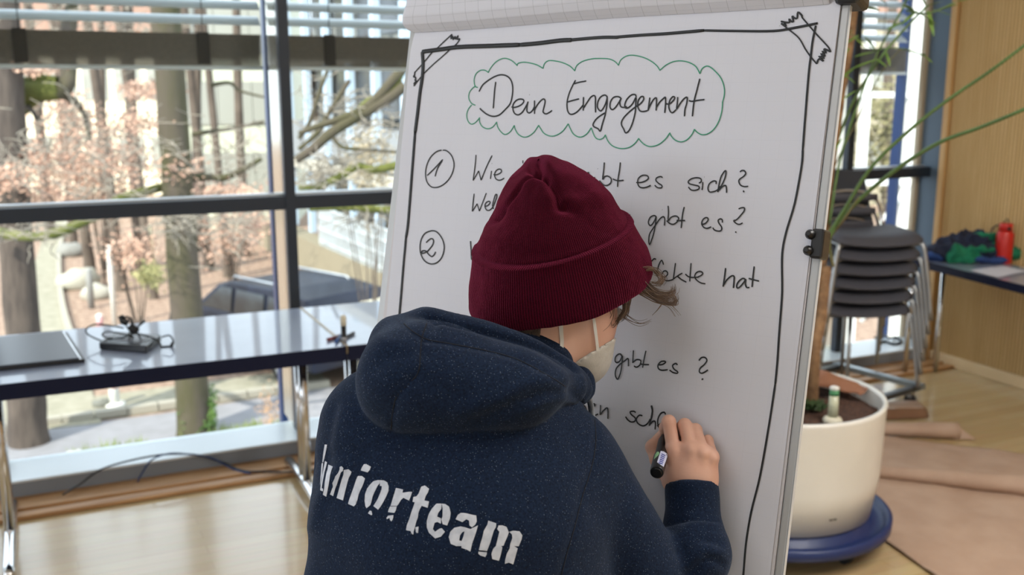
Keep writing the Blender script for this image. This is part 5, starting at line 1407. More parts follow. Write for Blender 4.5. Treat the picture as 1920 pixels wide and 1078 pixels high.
V, Q = K_.mesh(); V = smooth(V, Q, 1); KV, KQ = V, Q; parts.append((V, Q))
AV = np.concatenate([p[0] for p in parts]); off_ = 0; AQ = []
for v_, q_ in parts: AQ.append(q_+off_); off_ += len(v_)
AQ = np.concatenate(AQ)
pb = c2w((hips.x, hips.y-0.02, 0))
def knuckle_pink(m):
    return m
person = np_mesh('person', AV, AQ, skin, None, pb)
person.location = pb
tag(person, 'person in dark red beanie and navy hoodie seen from behind, writing on the flip chart', 'person')
PO = np.array(pb)
# ---------------- hoodie
hood_m = bpy.data.materials.new('navy_heather_fleece'); hood_m.use_nodes = True
N, L = hood_m.node_tree.nodes, hood_m.node_tree.links; b_ = N['Principled BSDF']
tc = N.new('ShaderNodeTexCoord')
n1 = N.new('ShaderNodeTexNoise'); n1.inputs['Scale'].default_value = 420; n1.inputs['Detail'].default_value = 3
n2 = N.new('ShaderNodeTexNoise'); n2.inputs['Scale'].default_value = 9; n2.inputs['Detail'].default_value = 4
vo = N.new('ShaderNodeTexVoronoi'); vo.inputs['Scale'].default_value = 400
for n_ in (n1, n2, vo): L.new(tc.outputs['Object'], n_.inputs['Vector'])
r1_ = N.new('ShaderNodeValToRGB'); r1_.color_ramp.elements[0].position = .3; r1_.color_ramp.elements[1].position = .7
r1_.color_ramp.elements[0].color = lin('0b1424'); r1_.color_ramp.elements[1].color = lin('17253d')
L.new(n1.outputs['Fac'], r1_.inputs['Fac'])
r2_ = N.new('ShaderNodeValToRGB'); r2_.color_ramp.elements[0].position = .0; r2_.color_ramp.elements[1].position = .25
r2_.color_ramp.elements[0].color = (1, 1, 1, 1); r2_.color_ramp.elements[1].color = (0, 0, 0, 1)
r2_.color_ramp.elements[1].position = .22; r2_.color_ramp.elements[0].position = .10
L.new(vo.outputs['Distance'], r2_.inputs['Fac'])
th_ = N.new('ShaderNodeMath'); th_.operation = 'GREATER_THAN'; th_.inputs[1].default_value = 0.5
sx = N.new('ShaderNodeSeparateColor'); L.new(vo.outputs['Color'], sx.inputs[0]); L.new(sx.outputs[0], th_.inputs[0])
mu = N.new('ShaderNodeMath'); mu.operation = 'MULTIPLY'; L.new(th_.outputs[0], mu.inputs[0]); L.new(r2_.outputs['Color'], mu.inputs[1])
mu2 = N.new('ShaderNodeMath'); mu2.operation = 'MULTIPLY'; mu2.inputs[1].default_value = 0.55; L.new(mu.outputs[0], mu2.inputs[0])
mxx = N.new('ShaderNodeMix'); mxx.data_type = 'RGBA'; mxx.inputs[7].default_value = lin('7f8ba0')
L.new(mu2.outputs[0], mxx.inputs[0]); L.new(r1_.outputs['Color'], mxx.inputs[6]); L.new(mxx.outputs[2], b_.inputs['Base Color'])
b_.inputs['Roughness'].default_value = 0.95; b_.inputs['Specular IOR Level'].default_value = 0.15
b_.inputs['Sheen Weight'].default_value = 0.10; b_.inputs['Sheen Roughness'].default_value = 0.5; b_.inputs['Sheen Tint'].default_value = (0.55, 0.68, 0.9, 1)
bpn = N.new('ShaderNodeBump'); bpn.inputs['Strength'].default_value = 0.35; bpn.inputs['Distance'].default_value = 0.002
L.new(n1.outputs['Fac'], bpn.inputs['Height']); L.new(bpn.outputs['Normal'], b_.inputs['Normal'])

F = Field((-0.36, 0.86, 0.86), (0.44, 1.44, 1.50), 0.0042)
# back and torso
F.add(F.ell(CF(885, 960, 1.205), (0.178, 0.135, 0.17)), .02)
F.add(F.ell(CF(885, 835, 1.225), (0.122, 0.122, 0.100)), .05)
F.add(F.cone(hips+Vector((-.055, 0, -.02)), CF(840, 1010, 1.185), .115, .135), .05)
F.add(F.cone(hips+Vector((.055, 0, -.02)), CF(940, 1000, 1.19), .115, .13), .05)
# shoulders and arms
F.add(F.ell(CF(712, 806, 1.19), (0.062, 0.078, 0.072)), .05)
F.add(F.cone(CF(706, 805, 1.18), CF(662, 1110, 1.17), .060, .056), .03)
F.add(F.cone(elL, wrL, .055, .042), .02)
F.add(F.cone(CF(985, 815, 1.21), CF(1060, 872, 1.195), .055, .058), .025)
F.add(F.cone(CF(1072, 878, 1.185), CF(1232, 1135, 1.215), .060, .057), .015)
fa = F.cone(CF(1250, 1165, 1.24), CF(1304, 1040, bdepth(1304, 1040)-.075), .054, .041)
fa = smin(fa, F.cone(CF(1304, 1040, bdepth(1304, 1040)-.075), CF(1300, 985, bdepth(1300, 985)-.055), .0435, .0365), .01)
F.add(fa, .010)
cf0, cf1 = CF(1298, 907, bdepth(1298, 907)-.045), CF(1301, 985, bdepth(1300, 985)-.054)
ca = (cf1-cf0).normalized()
cu = F.cone(cf0-ca*0.02, cf1, .0350, .0340); ca = (ca+Vector((0, -.16, 0))).normalized()
cap_ = -((F.X-cf0.x)*ca.x+(F.Y-cf0.y)*ca.y+(F.Z-cf0.z)*ca.z)
cu = -smin(-cu, -cap_.astype(np.float32), .003)
F.add(cu, .004)
# neck root
F.add(F.cone(CF(960, 720, 1.235), CF(985, 690, 1.25), .07, .06), .04)
# hood lying over the back
Hd = F.ell(CF(800, 700, 1.118), (0.072, 0.06, 0.060))
Hd = smin(Hd, F.ell(CF(752, 724, 1.112), (0.044, 0.045, 0.050)), .03)
Hd = smin(Hd, F.ell(CF(900, 728, 1.112), (0.098, 0.055, 0.050)), .03)
Hd = smin(Hd, F.cone(CF(960, 730, 1.132), CF(1072, 724, 1.18), .040, .018), .03)
Hd = smin(Hd, F.cone(CF(745, 640, 1.16), CF(795, 612, 1.185), .032, .020), .03)
rim = crom([CF(792, 605, 1.175), CF(850, 618, 1.165), CF(920, 635, 1.165), CF(990, 660, 1.175), CF(1045, 692, 1.19), CF(1088, 730, 1.215)], 3)
for a, b in zip(rim[:-1], rim[1:]): Hd = smin(Hd, F.cone(a, b, .0145, .0145), .012)
F.add(Hd, .0015)
rim2 = crom([CF(800, 604, 1.21), CF(870, 612, 1.225), CF(945, 634, 1.24), CF(1010, 662, 1.25), CF(1060, 690, 1.26), CF(1090, 712, 1.255), CF(1093, 735, 1.235)], 3)
R2 = None
for a, b in zip(rim2[:-1], rim2[1:]):
    c = F.cone(a, b, .012, .012); R2 = c if R2 is None else smin(R2, c, .01)
F.add(R2, .004)
# opening of the hood around the neck
F.cut(F.cone(CF(1010, 640, 1.285), CF(1040, 540, 1.30), .052, .07), .006)
V, Q = F.mesh(); V = smooth(V, Q, 3)
px, py, dd = topix(V); Nn = vnorm(V, Q)
front = (Nn[:,0]*V[:,0]+Nn[:,1]*V[:,1]+Nn[:,2]*(V[:,2]-CAMH)) < 0
disp = np.zeros(len(V))
def fold(pl, wdt, amp):   # amp in metres, negative = groove
    global disp
    d = segd(px, py, crom2(pl)); disp += np.where(front, amp*np.exp(-(d/wdt)**2), 0)
# seams
seams = [[(800,606),(790,640),(786,690),(776,710),(745,742),(736,775),(733,806)],
         [(757,607),(775,622),(800,636),(830,642),(900,655),(965,672),(1020,700),(1060,725),(1085,752)],
         [(822,601),(810,615),(800,637)],
         [(1115,786),(1117,830),(1108,880),(1092,930),(1078,985),(1062,1040),(1050,1090)]]
for s_l in seams[:3]: fold(s_l, 5, -0.0022)
fold(seams[3], 6, -0.0015)
fold([(800,594),(825,603),(859,612),(907,624),(960,637),(1004,650),(1028,660),(1052,672),(1081,696)], 5, -0.0055)
fold([(830,614),(900,634),(960,650),(1015,672),(1060,700)], 8, 0.0022)
# soft folds
fold([(720,770),(760,720),(790,715),(860,745)], 22, -0.003); fold([(860,770),(940,745),(1000,715),(1060,715)], 16, 0.004); fold([(900,790),(980,752),(1040,738)], 14, -0.003)
fold([(700,690),(740,665),(780,660)], 20, -0.004); fold([(720,640),(770,655),(785,680)], 14, 0.0025)
fold([(990,768),(1040,748),(1090,752)], 8, 0.003)
fold([(625,760),(612,820),(606,880)], 12, -0.004); fold([(640,880),(605,930),(590,990)], 12, 0.004); fold([(600,870),(640,850),(690,850)], 14, -0.003)
fold([(1268,1010),(1300,985),(1345,985)], 9, 0.003); fold([(1275,1035),(1310,1010),(1352,1020)], 8, -0.0035); fold([(1285,1062),(1320,1030),(1352,1035)], 8, 0.0025); fold([(1290,1078),(1330,1050),(1356,1060)], 8, -0.003)
fold([(1256,982),(1300,974),(1344,978)], 4, -0.0035)
fold([(1205,880),(1170,930),(1165,990)], 16, -0.0012)
fold([(1100,930),(1140,1000),(1150,1078)], 20, -0.002)
for i in range(len(V)):
    p = V[i]; disp[i] += 0.0024*noise.noise((p[0]*9, p[1]*9, p[2]*9)) + 0.0016*noise.noise((p[0]*18, p[1]*18, p[2]*18+5)) + 0.0009*noise.noise((p[0]*30, p[1]*30, p[2]*30))
V = V + Nn*disp[:, None]
hoodie = np_mesh('hoodie', V, Q, hood_m, person, PO)
hbvh = BVHTree.FromPolygons([Vector(v) for v in W3(V)], Q.tolist())
def surf(px_, py_, off=0.0, bv=None, eps=True):
    d = c2w(ray(px_, py_)).normalized(); r = (bv or hbvh).ray_cast(eye, d)
    if r[0] is None: return None
    return r[0] + r[1]*off if r[1].dot(d) < 0 else r[0] - r[1]*off
sm_ = mat('seam_shadow_thread', '0b101c', 0.95)
for s_l in seams:
    pts = [surf(a, b, -0.0001) for a, b in crom2(s_l, 8)]; pts = [p for p in pts if p is not None]
    run = [pts[0]]
    for p in pts[1:]:
        if (p-run[-1]).length < 0.03: run.append(p)
    q = MB().tube(run, 0.0008, 6).build('seam', sm_, person, fix=False); q.location = -Vector(pb)
# drawstring
ds = [CF(1100,732,1.235), CF(1106,748,1.25), CF(1110,765,1.26), CF(1112,785,1.255), CF(1113,800,1.24)]
q = MB().tube([c2w(p) for p in crom(ds, 5)], 0.0032, 8).build('drawstring', mat('grey_cord', '8f949c', 0.8), person); q.location = -Vector(pb)
ds = [CF(1100,732,1.25), CF(1104,748,1.27), CF(1107,765,1.28), CF(1108,785,1.27)]
q = MB().tube([c2w(p) for p in crom(ds, 5)], 0.0032, 8).build('drawstring', mat('dark_cord', '3a4050', 0.8), person); q.location = -Vector(pb)
# ---------------- printed lettering on the back
LA, LB = (590,820,6.74), (740,890,5.988)
letters = [
 (LA, [[(132,90),(162,92),(150,165),(130,250),(115,315),(102,312),(112,220),(122,150)]]),
 (LA, [[(95,325),(112,322),(106,400),(96,480),(84,560),(74,610),(80,500),(88,400)]]),
 (LA, [[(135,298),(162,315),(150,370),(130,440),(115,520),(100,600),(95,640),(112,650),(108,682),(75,668),(85,590),(100,480),(120,380)]]),
 (LA, [[(178,345),(235,370),(215,420),(200,480),(182,590),(165,680),(150,748),(108,722),(125,650),(135,560),(155,450),(170,400)]]),
 (LA, [[(320,372),(345,368),(365,388),(358,425),(335,440),(318,490),(300,540),(285,590),(262,650),(238,742),(198,718),(215,670),(235,620),(228,575),(250,530),(265,490),(300,450),(318,410)]]),
 (LA, [[(370,412),(430,402),(468,435),(460,465),(435,510),(420,560),(405,620),(385,700),(362,797),(282,765),(300,700),(318,630),(328,590),(345,530),(365,470)]]),
 (LA, [[(625,340),(655,338),(715,372),(700,410),(672,443),(585,418),(600,380)]]),
 (LA, [[(550,487),(600,488),(640,520),(625,570),(605,620),(580,670),(560,720),(545,790),(525,845),(500,872),(425,840),(440,790),(465,720),(490,650),(510,590),(530,530)]]),
 (LA, [[(800,540),(827,541),(825,580),(800,610),(775,660),(755,700),(735,750),(720,820),(705,860),(660,895),(645,870),(635,800),(640,720),(665,650),(700,600),(745,555)]]),
 (LA, [[(829,541),(880,545),(920,570),(938,620),(935,680),(910,740),(880,800),(840,870),(805,915),(745,868),(770,830),(800,780),(825,720),(848,660),(852,615),(827,612)]]),
 (LA, [[(700,925),(722,930),(732,975),(720,985),(678,960)]]),
 (LA, [[(1030,640),(1060,645),(1120,660),(1112,700),(1150,695),(1200,688),(1235,690),(1215,750),(1195,800),(1125,765),(1095,790),(1065,840),(1045,866),(962,866),(985,790),(1010,710)]]),
 (LA, [[(955,875),(1040,872),(1030,920),(1010,955),(930,945),(940,905)]]),
 (LA, [[(930,990),(998,982),(995,1020),(975,1062),(955,1045),(950,1018),(915,1035),(910,1018)]]),
 (LB, [[(300,135),(340,122),(388,158),(375,200),(350,240),(335,290),(388,300),(372,372),(305,350),(285,385),(268,430),(262,480),(240,540),(228,595),(215,640),(212,672),(195,665),(180,632),(130,622),(138,570),(165,500),(190,420),(215,350),(228,310),(203,305),(212,250),(245,245),(270,215)]]),
 (LB, [[(234,590),(270,582),(265,655),(240,648)]]),
 (LB, [[(529,325),(470,325),(420,380),(385,440),(362,520),(362,590),(385,650),(455,715),(520,695),(565,640),(530,600),(505,605),(455,640),(430,610),(450,540),(480,530),(520,550),(521,490),(478,470),(490,430),(525,385)]]),
 (LB, [[(531,325),(570,330),(612,360),(630,430),(622,490),(590,570),(540,555),(525,500),(538,470),(540,385)]]),
 (LB, [[(745,428),(800,432),(870,450),(915,458),(922,520),(905,560),(868,590),(840,570),(835,515),(805,500),(760,532),(685,500),(710,450)]]),
 (LB, [[(740,580),(790,590),(850,610),(935,568),(915,640),(895,700),(870,770),(850,862),(810,840),(750,820),(752,800),(690,800),(630,775),(608,700),(625,640),(670,595)], [(785,635),(760,645),(735,680),(725,735),(750,745),(770,700)]]),
 (LB, [[(1050,515),(1140,545),(1135,590),(1115,620),(1090,700),(1070,770),(1035,856),(945,845),(960,780),(985,700),(1000,630),(1040,560)]]),
 (LB, [[(940,862),(1035,870),(1030,900),(1015,922),(960,905),(938,885)]]),
 (LB, [[(1165,570),(1210,568),(1255,585),(1278,640),(1284,640),(1262,700),(1235,760),(1222,795),(1195,800),(1208,815),(1195,880),(1170,965),(1095,945),(1085,890),(1105,830),(1135,800),(1150,740),(1175,640),(1150,610)]]),
 (LB, [[(1286,640),(1330,628),(1400,635),(1432,680),(1425,720),(1392,802),(1340,800),(1380,825),(1365,880),(1330,1005),(1280,985),(1235,998),(1240,950),(1260,880),(1290,825),(1295,780),(1320,710),(1315,670)]])]
pr_m = mat('white_print', 'c9cdd6', 0.8, 0, 'b6bbc6', 120)
def inside(pt, loops):
    c = False; x, y = pt
    for lp in loops:
        for i in range(len(lp)):
            (x0, y0), (x1, y1) = lp[i-1], lp[i]
            if (y0 > y) != (y1 > y) and x < (x1-x0)*(y-y0)/(y1-y0)+x0: c = not c
    return c
def print_patch(loops, m_, name, off=0.0006, bv=None, parent=person, stepp=4.0):
    pts, edges = [], []
    for lp in loops:
        b = len(pts); q = []
        for i in range(len(lp)):
            a, c = lp[i], lp[(i+1) % len(lp)]; n = max(1, int(math.hypot(c[0]-a[0], c[1]-a[1])/stepp))
            q += [(a[0]+(c[0]-a[0])*k/n, a[1]+(c[1]-a[1])*k/n) for k in range(n)]
        pts += q; edges += [(b+i, b+(i+1) % len(q)) for i in range(len(q))]
    xs = [p[0] for p in pts]; ys = [p[1] for p in pts]
    y = min(ys)+stepp/2
    while y < max(ys):
        x = min(xs)+stepp/2
        while x < max(xs):
            if inside((x, y), loops): pts.append((x, y))
            x += stepp
        y += stepp
    v2, e2, f2, *_ = geometry.delaunay_2d_cdt([Vector(p) for p in pts], edges, [], 0, 1e-4)
    vs, good = [], []
    for p in v2:
        h_ = surf(p.x, p.y, off, bv); good.append(h_ is not None); vs.append(h_ or Vector((0, 0, 0)))
    fs = []
    for f in f2:
        if len(f) != 3 or not all(good[i] for i in f): continue
        c = (v2[f[0]]+v2[f[1]]+v2[f[2]])/3
        if not inside((c.x, c.y), loops): continue
        if max((vs[f[i]]-vs[f[i-1]]).length for i in range(3)) > 0.03: continue
        fs.append(tuple(f))
    if not fs: return None
    o = MB().add(vs, fs, True).build(name, m_, parent, fix=False); o.location = -Vector(pb)
    return o
for (ox, oy, s_), loops in letters:
    print_patch([[(ox+a/s_, oy+b/s_) for a, b in lp] for lp in loops], pr_m, 'printed_letter')

# ---------------- beanie
bean = bpy.data.materials.new('dark_red_knit'); bean.use_nodes = True
N, L = bean.node_tree.nodes, bean.node_tree.links; b_ = N['Principled BSDF']
b_.inputs['Roughness'].default_value = 1.0; b_.inputs['Specular IOR Level'].default_value = 0.08
b_.inputs['Sheen Weight'].default_value = 0.45; b_.inputs['Sheen Tint'].default_value = (1.0, 0.12, 0.30, 1); b_.inputs['Sheen Roughness'].default_value = 0.45
uv = N.new('ShaderNodeUVMap'); sp = N.new('ShaderNodeSeparateXYZ'); L.new(uv.outputs[0], sp.inputs[0])
m1 = N.new('ShaderNodeMath'); m1.operation = 'MULTIPLY'; m1.inputs[1].default_value = 2*math.pi*215; L.new(sp.outputs[0], m1.inputs[0])
m2 = N.new('ShaderNodeMath'); m2.operation = 'SINE'; L.new(m1.outputs[0], m2.inputs[0])
tc = N.new('ShaderNodeTexCoord'); n1 = N.new('ShaderNodeTexNoise'); n1.inputs['Scale'].default_value = 700; n1.inputs['Detail'].default_value = 3; L.new(tc.outputs['Object'], n1.inputs['Vector'])
ad_ = N.new('ShaderNodeMath'); ad_.operation = 'MULTIPLY_ADD'; ad_.inputs[1].default_value = 0.30; L.new(m2.outputs[0], ad_.inputs[0]); L.new(n1.outputs['Fac'], ad_.inputs[2])
cr = N.new('ShaderNodeValToRGB'); cr.color_ramp.elements[0].position = 0.25; cr.color_ramp.elements[1].position = 0.9
cr.color_ramp.elements[0].color = lin('1e0108'); cr.color_ramp.elements[1].color = lin('440416')
L.new(ad_.outputs[0], cr.inputs['Fac']); L.new(cr.outputs['Color'], b_.inputs['Base Color'])
bpn = N.new('ShaderNodeBump'); bpn.inputs['Strength'].default_value = 0.7; bpn.inputs['Distance'].default_value = 0.0015
L.new(ad_.outputs[0], bpn.inputs['Height']); L.new(bpn.outputs['Normal'], b_.inputs['Normal'])
# axes of the hat, camera frame: (right, up, toward the viewer)
def camvec(r, u, toward): return c2w(Vector((r, -CT*toward + ST*u, CT*u + ST*toward)))
Fx = camvec(0.955, 0.290, -0.18).normalized(); Az = camvec(-0.20, 0.90, 0.42); Az = (Az-Fx*Az.dot(Fx)).normalized(); Sx = Fx.cross(Az).normalized()
if Sx.dot(camvec(0, 0, 1)) < 0: Sx = -Sx
DH = 1.285
rings = [  # centre px, semi-axis along Fx (px), semi-axis across (px)
 (1054,541,168,138), (1052,545,174,142), (1050,535,177,144), (1046,505,174,142), (1040,472,163,136), (1036,450,156,132), (1036,441,150,128),
 (1036,438,142,122), (1035,427,136,118), (1030,405,127,112), (1028,381,111,100), (1022,357,94,86), (1017,337,76,70), (1014,321,58,54), (1012,310,38,37), (1011,303,16,18), (1010,301,2,2)]
NU = 220
def ring_at(f):
    i = min(int(f), len(rings)-2); k = f-i; k = k
    a, b = rings[max(i-1, 0)], rings[min(i+2, len(rings)-1)]; p, q = rings[i], rings[i+1]
    return [0.5*((2*p[j])+(q[j]-a[j])*k+(2*a[j]-5*p[j]+4*q[j]-b[j])*k*k+(3*p[j]-a[j]-3*q[j]+b[j])*k**3) for j in range(4)]
sub = 6; rows = (len(rings)-1)*sub+1; vs = []; pxscale = DH/FPX
for r in range(rows):
    cx, cy, ra, rb = ring_at(r/sub); c = PX(cx, cy, DH)
    for k in range(NU):
        th = 2*math.pi*k/NU
        e = 1.0 + 0.012*math.sin(3*th+1)*min(1, r/(sub*6))
        vs.append(c + Fx*(ra*pxscale*math.cos(th)*e) + Sx*(rb*pxscale*math.sin(th)*e))
V = np.array([tuple(v) for v in vs])
# back to the heading frame for pixel distances
Vh = np.stack([V[:,0]*CH-V[:,1]*SH, V[:,0]*SH+V[:,1]*CH, V[:,2]], 1)
px, py, dd = topix(Vh)
Cn = np.array(PX(1045, 440, DH)); nn = V-Cn; nn /= np.linalg.norm(nn, axis=1)[:, None]
fr = nn @ np.array(camvec(0, 0, 1).normalized()) > -0.25
dp = np.zeros(len(V))
def hf(pl, wd_, amp):
    global dp
    d = segd(px, py, crom2(pl)); dp += np.where(fr, amp*np.exp(-(d/wd_)**2), 0)
hf([(1010,308),(1018,322),(1030,340),(1042,362),(1048,384),(1062,386)], 8, -0.009)
hf([(1010,325),(980,345),(955,375),(935,398),(922,415)], 5, -0.008)
hf([(992,318),(1010,332),(1026,334)], 6, -0.006)
hf([(1000,330),(975,350),(950,385)], 10, 0.003) ; hf([(1030,322),(1060,330),(1100,345),(1130,372)], 18, 0.004)
hf([(990,345),(1010,350),(1030,375)], 14, 0.004); hf([(1062,380),(1095,378),(1110,370)], 12, 0.003); hf([(1045,392),(1075,395)], 9, -0.003)
hf([(995,300),(1010,298),(1030,305)], 14, 0.006)
hf([(938,395),(930,410)], 12, -0.004); hf([(906,452),(902,470)], 12, 0.003); hf([(893,530),(890,560)], 12, -0.002)
for i in range(len(V)):
    p = V[i]; dp[i] += 0.0030*noise.noise((p[0]*16, p[1]*16, p[2]*16)) + 0.0007*noise.noise((p[0]*90, p[1]*90, p[2]*90))
rf_ = np.repeat(np.arange(rows)/sub, NU)
dp += -0.0045*np.exp(-((rf_-6.5)/.35)**2) + 0.0025*np.exp(-((rf_-5.6)/.4)**2) + 0.0015*np.exp(-((rf_-7.4)/.5)**2)
V = V + nn*dp[:, None]
fs = [(r*NU+k, r*NU+(k+1) % NU, (r+1)*NU+(k+1) % NU, (r+1)*NU+k) for r in range(rows-1) for k in range(NU)]
me = bpy.data.meshes.new('beanie'); me.from_pydata((V-PO).tolist(), [], fs); me.polygons.foreach_set('use_smooth', [True]*len(fs)); me.materials.append(bean)
uvl = me.uv_layers.new(name='UVMap')
for f in me.polygons:
    for li, vi in zip(f.loop_indices, f.vertices):
        k = vi % NU; r = vi//NU
        if k == 0 and max(f.vertices[j] % NU for j in range(4)) > 2: k = NU
        uvl.data[li].uv = (k/NU, r/rows)
bo_ = put(bpy.data.objects.new('beanie', me), person); md = bo_.modifiers.new('sub', 'SUBSURF'); md.levels = 0; md.render_levels = 1
# turned-up brim groove: a dark rolled edge line where the cuff ends
# (shape of the fold comes from the rings; this is the folded rim itself)
cuff = []
for k in range(0):
    th = 2*math.pi*k/NU; cx, cy, ra, rb = ring_at(6.15); cuff.append(PX(cx, cy, DH)+Fx*(ra*pxscale*1.012*math.cos(th))+Sx*(rb*pxscale*1.012*math.sin(th)))

# ---------------- hair
hairm = mat('brown_hair', '4c392b', 0.5, 0, '7a604b', 60, stretch=(1, 1, 1), spec=0.6)
def strand(pl, d0, d1, r=0.0004, m_=hairm):
    n = len(pl); return [PX(a, b, d0+(d1-d0)*i/(n-1)) for i, (a, b) in enumerate(pl)]
guides = [([(1205,505),(1222,503),(1235,515),(1240,525),(1232,532),(1222,530)], 26, 5), ([(1200,515),(1215,535),(1232,548),(1250,552),(1262,548),(1263,540)], 40, 6),
          ([(1195,525),(1215,550),(1240,565),(1262,570),(1268,565),(1264,556)], 36, 5), ([(1190,530),(1205,545),(1225,552),(1248,558),(1258,562)], 40, 6),
          ([(1170,560),(1172,580),(1160,600),(1150,612),(1148,606)], 24, 5), ([(1150,575),(1148,590),(1140,605),(1128,615)], 16, 5), ([(1180,545),(1178,570),(1170,590),(1155,600)], 24, 6),
          ([(1130,588),(1126,600),(1118,612)], 10, 4), ([(1240,572),(1232,582),(1223,591)], 3, 1), ([(1195,545),(1225,562),(1255,572),(1270,590)], 6, 8), ([(1165,585),(1185,600),(1200,605),(1215,600)], 5, 8), ([(1200,505),(1228,508),(1245,520),(1240,532)], 8, 6)]
rn = random.Random(11); hm = MB()
for gl_, cnt, sp_ in guides:
    for k in range(cnt):
        jx, jy = rn.gauss(0, sp_*0.7), rn.gauss(0, sp_*0.6); fx, fy = rn.gauss(0, sp_*0.8), rn.gauss(0, sp_*0.7)
        pl2 = [(a+jx*(1-i/len(gl_))+fx*i/len(gl_), b+jy*(1-i/len(gl_))+fy*i/len(gl_)) for i, (a, b) in enumerate(gl_)]
        d0 = 1.275+rn.uniform(-.03, .03)
        c = crom(strand(pl2, d0, d0+rn.uniform(-.02, .03)), 4); hm.tube(c, [0.0006*(1-0.75*i/len(c)) for i in range(len(c))], 4, cap=False)
q = hm.build('hair', hairm, person, fix=False); q.location = -Vector(pb); q['kind'] = 'stuff'
hb = BVHTree.FromPolygons([Vector(v) for v in W3(HV)], HQ.tolist())
hm = MB()
for k in range(420):        # nape hair, lying on the neck
    x = rn.uniform(925, 1012); y0 = 592+rn.uniform(-6, 6); ln = rn.uniform(30, 48) if x > 950 else rn.uniform(14, 26)
    pts = []
    for i in range(5):
        t = i/4; p = surf(x+6*t+rn.gauss(0, .7)-8*t*t, y0+ln*t, 0.0012+0.001*rn.random(), hb)
        if p is not None: pts.append(p)
    if len(pts) > 2 and max((pts[i+1]-pts[i]).length for i in range(len(pts)-1)) < 0.03: hm.tube(crom(pts, 2), 0.0005, 3, cap=False)
q = hm.build('nape_hair', hairm, person, fix=False); q.location = -Vector(pb); q['kind'] = 'stuff'
# lashes
lm = MB()
for k in range(7):
    p0, p1 = PX(1147+k*0.8, 603+k*0.4, 1.32), PX(1152+k*0.9, 607+k*0.9, 1.315); lm.tube([p0, p1], 0.0003, 4)
q = lm.build('eyelashes', hairm, person); q.location = -Vector(pb)
eyem = mat('eye_white', 'e4ded6', 0.2)
for s in (-1, 1):
    ec = c2w(fc_+fwd*0.046+rt*(0.026*s)+upv*0.020)
    q = MB().ball(ec-Vector(pb), 0.0105, 14, 10).build('eye', eyem, person)
# ---------------- face mask
maskm = mat('white_mask_fleece', 'd2cdc4', 0.85, 0, 'c8c3ba', 90, bump=0.1, bscale=500)
Mf = Field(np.array(fc_)-np.array([.07, .08, .10]), np.array(fc_)+np.array([.12, .12, .07]), 0.0028)
base = Mf.ell(fc_, (0.0548, 0.0528, 0.0728), (rt, fwd, upv))
base = smin(base, Mf.cone(CF(1030, 632, 1.265), CF(1088, 670, 1.30), .0385, .0335), .02)
base = smin(base, Mf.ell(fc_+fwd*0.018-upv*0.040, (.040, .040, .040), (rt, fwd, upv)), .015)
# plane of the mask's upper edge
pA, pB_, = CF(1070, 683, 1.22), CF(1136, 643, 1.30)
nrm_ = (pB_-pA).cross(Vector(CF(1100, 660, 1.0)-Vector((0, 0, CAMH)))).normalized()
if nrm_.dot(Vector((0, 0, 1))) > 0: nrm_ = -nrm_
pl_d = -((Mf.X-pA.x)*nrm_.x+(Mf.Y-pA.y)*nrm_.y+(Mf.Z-pA.z)*nrm_.z)
Mf.add(-smin(-base, -pl_d.astype(np.float32), .002), .0005)
V, Q = Mf.mesh()
V = smooth(V, Q, 1)
if len(V): np_mesh('face_mask', V, Q, maskm, person, PO)
strapm = mat('white_elastic', 'ddd9d2', 0.7)
print_patch([[(1046,606),(1054,606),(1056,640),(1054,673),(1048,673),(1049,640)]], strapm, 'mask_strap', 0.0015, hb, stepp=3)
print_patch([[(1109,592),(1114,592),(1118,620),(1122,655),(1124,672),(1118,672),(1115,640),(1112,618)]], strapm, 'mask_strap', 0.0022, hb, stepp=3)
# nails on the thumb side are hidden; jeans and shoes below the frame
jeans = mat('dark_jeans', '2a2f3c', 0.9)
Jf = Field((-0.42, 0.72, 0.05), (0.42, 1.35, 1.02), 0.012)
Jf.add(Jf.cone(hips+Vector((-.07, 0, 0)), hips+Vector((.07, 0, 0)), 0.102, 0.102), .03)
sh = mat('dark_shoe', '26262a', 0.6)
for s in (-1, 1):
    h_ = hips+Vector((.08*s, 0, -.04)); kn_ = Vector((h_.x+.03*s, h_.y-.02, .48)); an = Vector((kn_.x+.01*s, kn_.y-.03, .09))
    Jf.add(Jf.cone(h_, kn_, .094, .066), .03); Jf.add(Jf.cone(kn_, an, .064, .056), .02)
    so_ = MB().ball((0, 0, 0), (0.048, 0.135, 0.052), 16, 10)
    so_.v = [(v[0], v[1], max(v[2], -0.045)) for v in so_.v]
    q = so_.build('shoe', sh, person); w_ = c2w((an.x, an.y+.05, 0)); q.location = (w_.x-pb.x, w_.y-pb.y, 0.0455); q.rotation_euler = (0, 0, -HEAD)
V, Q = Jf.mesh(); np_mesh('jeans', smooth(V, Q, 2), Q, jeans, person, PO)

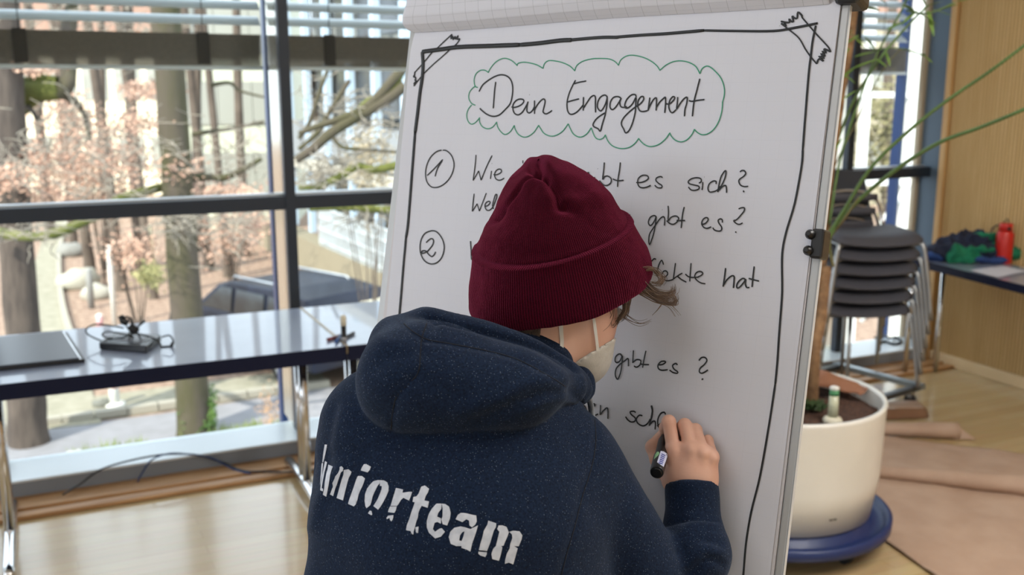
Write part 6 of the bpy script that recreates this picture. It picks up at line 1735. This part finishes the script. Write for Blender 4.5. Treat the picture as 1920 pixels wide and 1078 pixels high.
# ---------------- the marker in the hand
def HPw(px, py, off): return c2w(HP(px, py, off))
tipw = HPw(1251, 806, 0.002); endw = PX(1231.5, 886, bdepth(1231, 886)-0.115)
dv = (endw-tipw).normalized(); LN = (endw-tipw).length
pen = empty('marker_pen', tipw, 0, 'black marker with a barcode label held in the writing hand', 'marker')
pn = MB().lathe((0, 0, 0), [(0.002, 0.0), (0.0022, 0.008), (0.0048, 0.012), (0.0068, 0.028), (0.0080, 0.034), (0.0080, LN*0.62), (0.0088, LN*0.66), (0.0088, LN-0.004), (0.0082, LN-0.001), (0.0080, LN)], 32, axis=dv).build('barrel', mat('pen_black', '16171a', 0.35), pen)
MB().lathe(dv*LN, [(0.0062, 0.0002), (0.0062, 0.0012), (0.0050, 0.0012)], 28, axis=dv).build('end_cap', mat('pen_end', '0e0e10', 0.3), pen)
pbv = BVHTree.FromPolygons([v.co+Vector(tipw) for v in pn.data.vertices], [tuple(p.vertices) for p in pn.data.polygons])
LZ = (1200,760,6.7375)
def pp_(pl): return [[(LZ[0]+a/LZ[2], LZ[1]+b/LZ[2]) for a, b in pl]]
lb = print_patch(pp_([(262,578),(300,585),(345,618),(342,650),(318,720),(296,778),(215,722),(240,640)]), mat('label_white', 'c8cce6', 0.5), 'barcode_label', 0.0003, pbv, pen, 2.5)
gp = print_patch(pp_([(215,588),(240,590),(245,615),(215,650),(178,685),(190,625)]), mat('label_green', '8fc08f', 0.5), 'green_patch', 0.0003, pbv, pen, 2.5)
for o_ in (lb, gp):
    if o_: o_.location = -Vector(tipw)
barm = mat('barcode_blue', '3b4a9c', 0.5)
for k in range(6):
    t = k/5; x0, y0 = 268+34*0, 0
    ax_, ay_ = 272-32*t, 610+112*t; bx_, by_ = 318-32*t+0, 632+112*t*0.95
    o_ = print_patch(pp_([(ax_, ay_), (bx_, by_), (bx_-4, by_+12), (ax_-4, ay_+12)]), barm, 'barcode_bar', 0.0005, pbv, pen, 2)
    if o_: o_.location = -Vector(tipw)
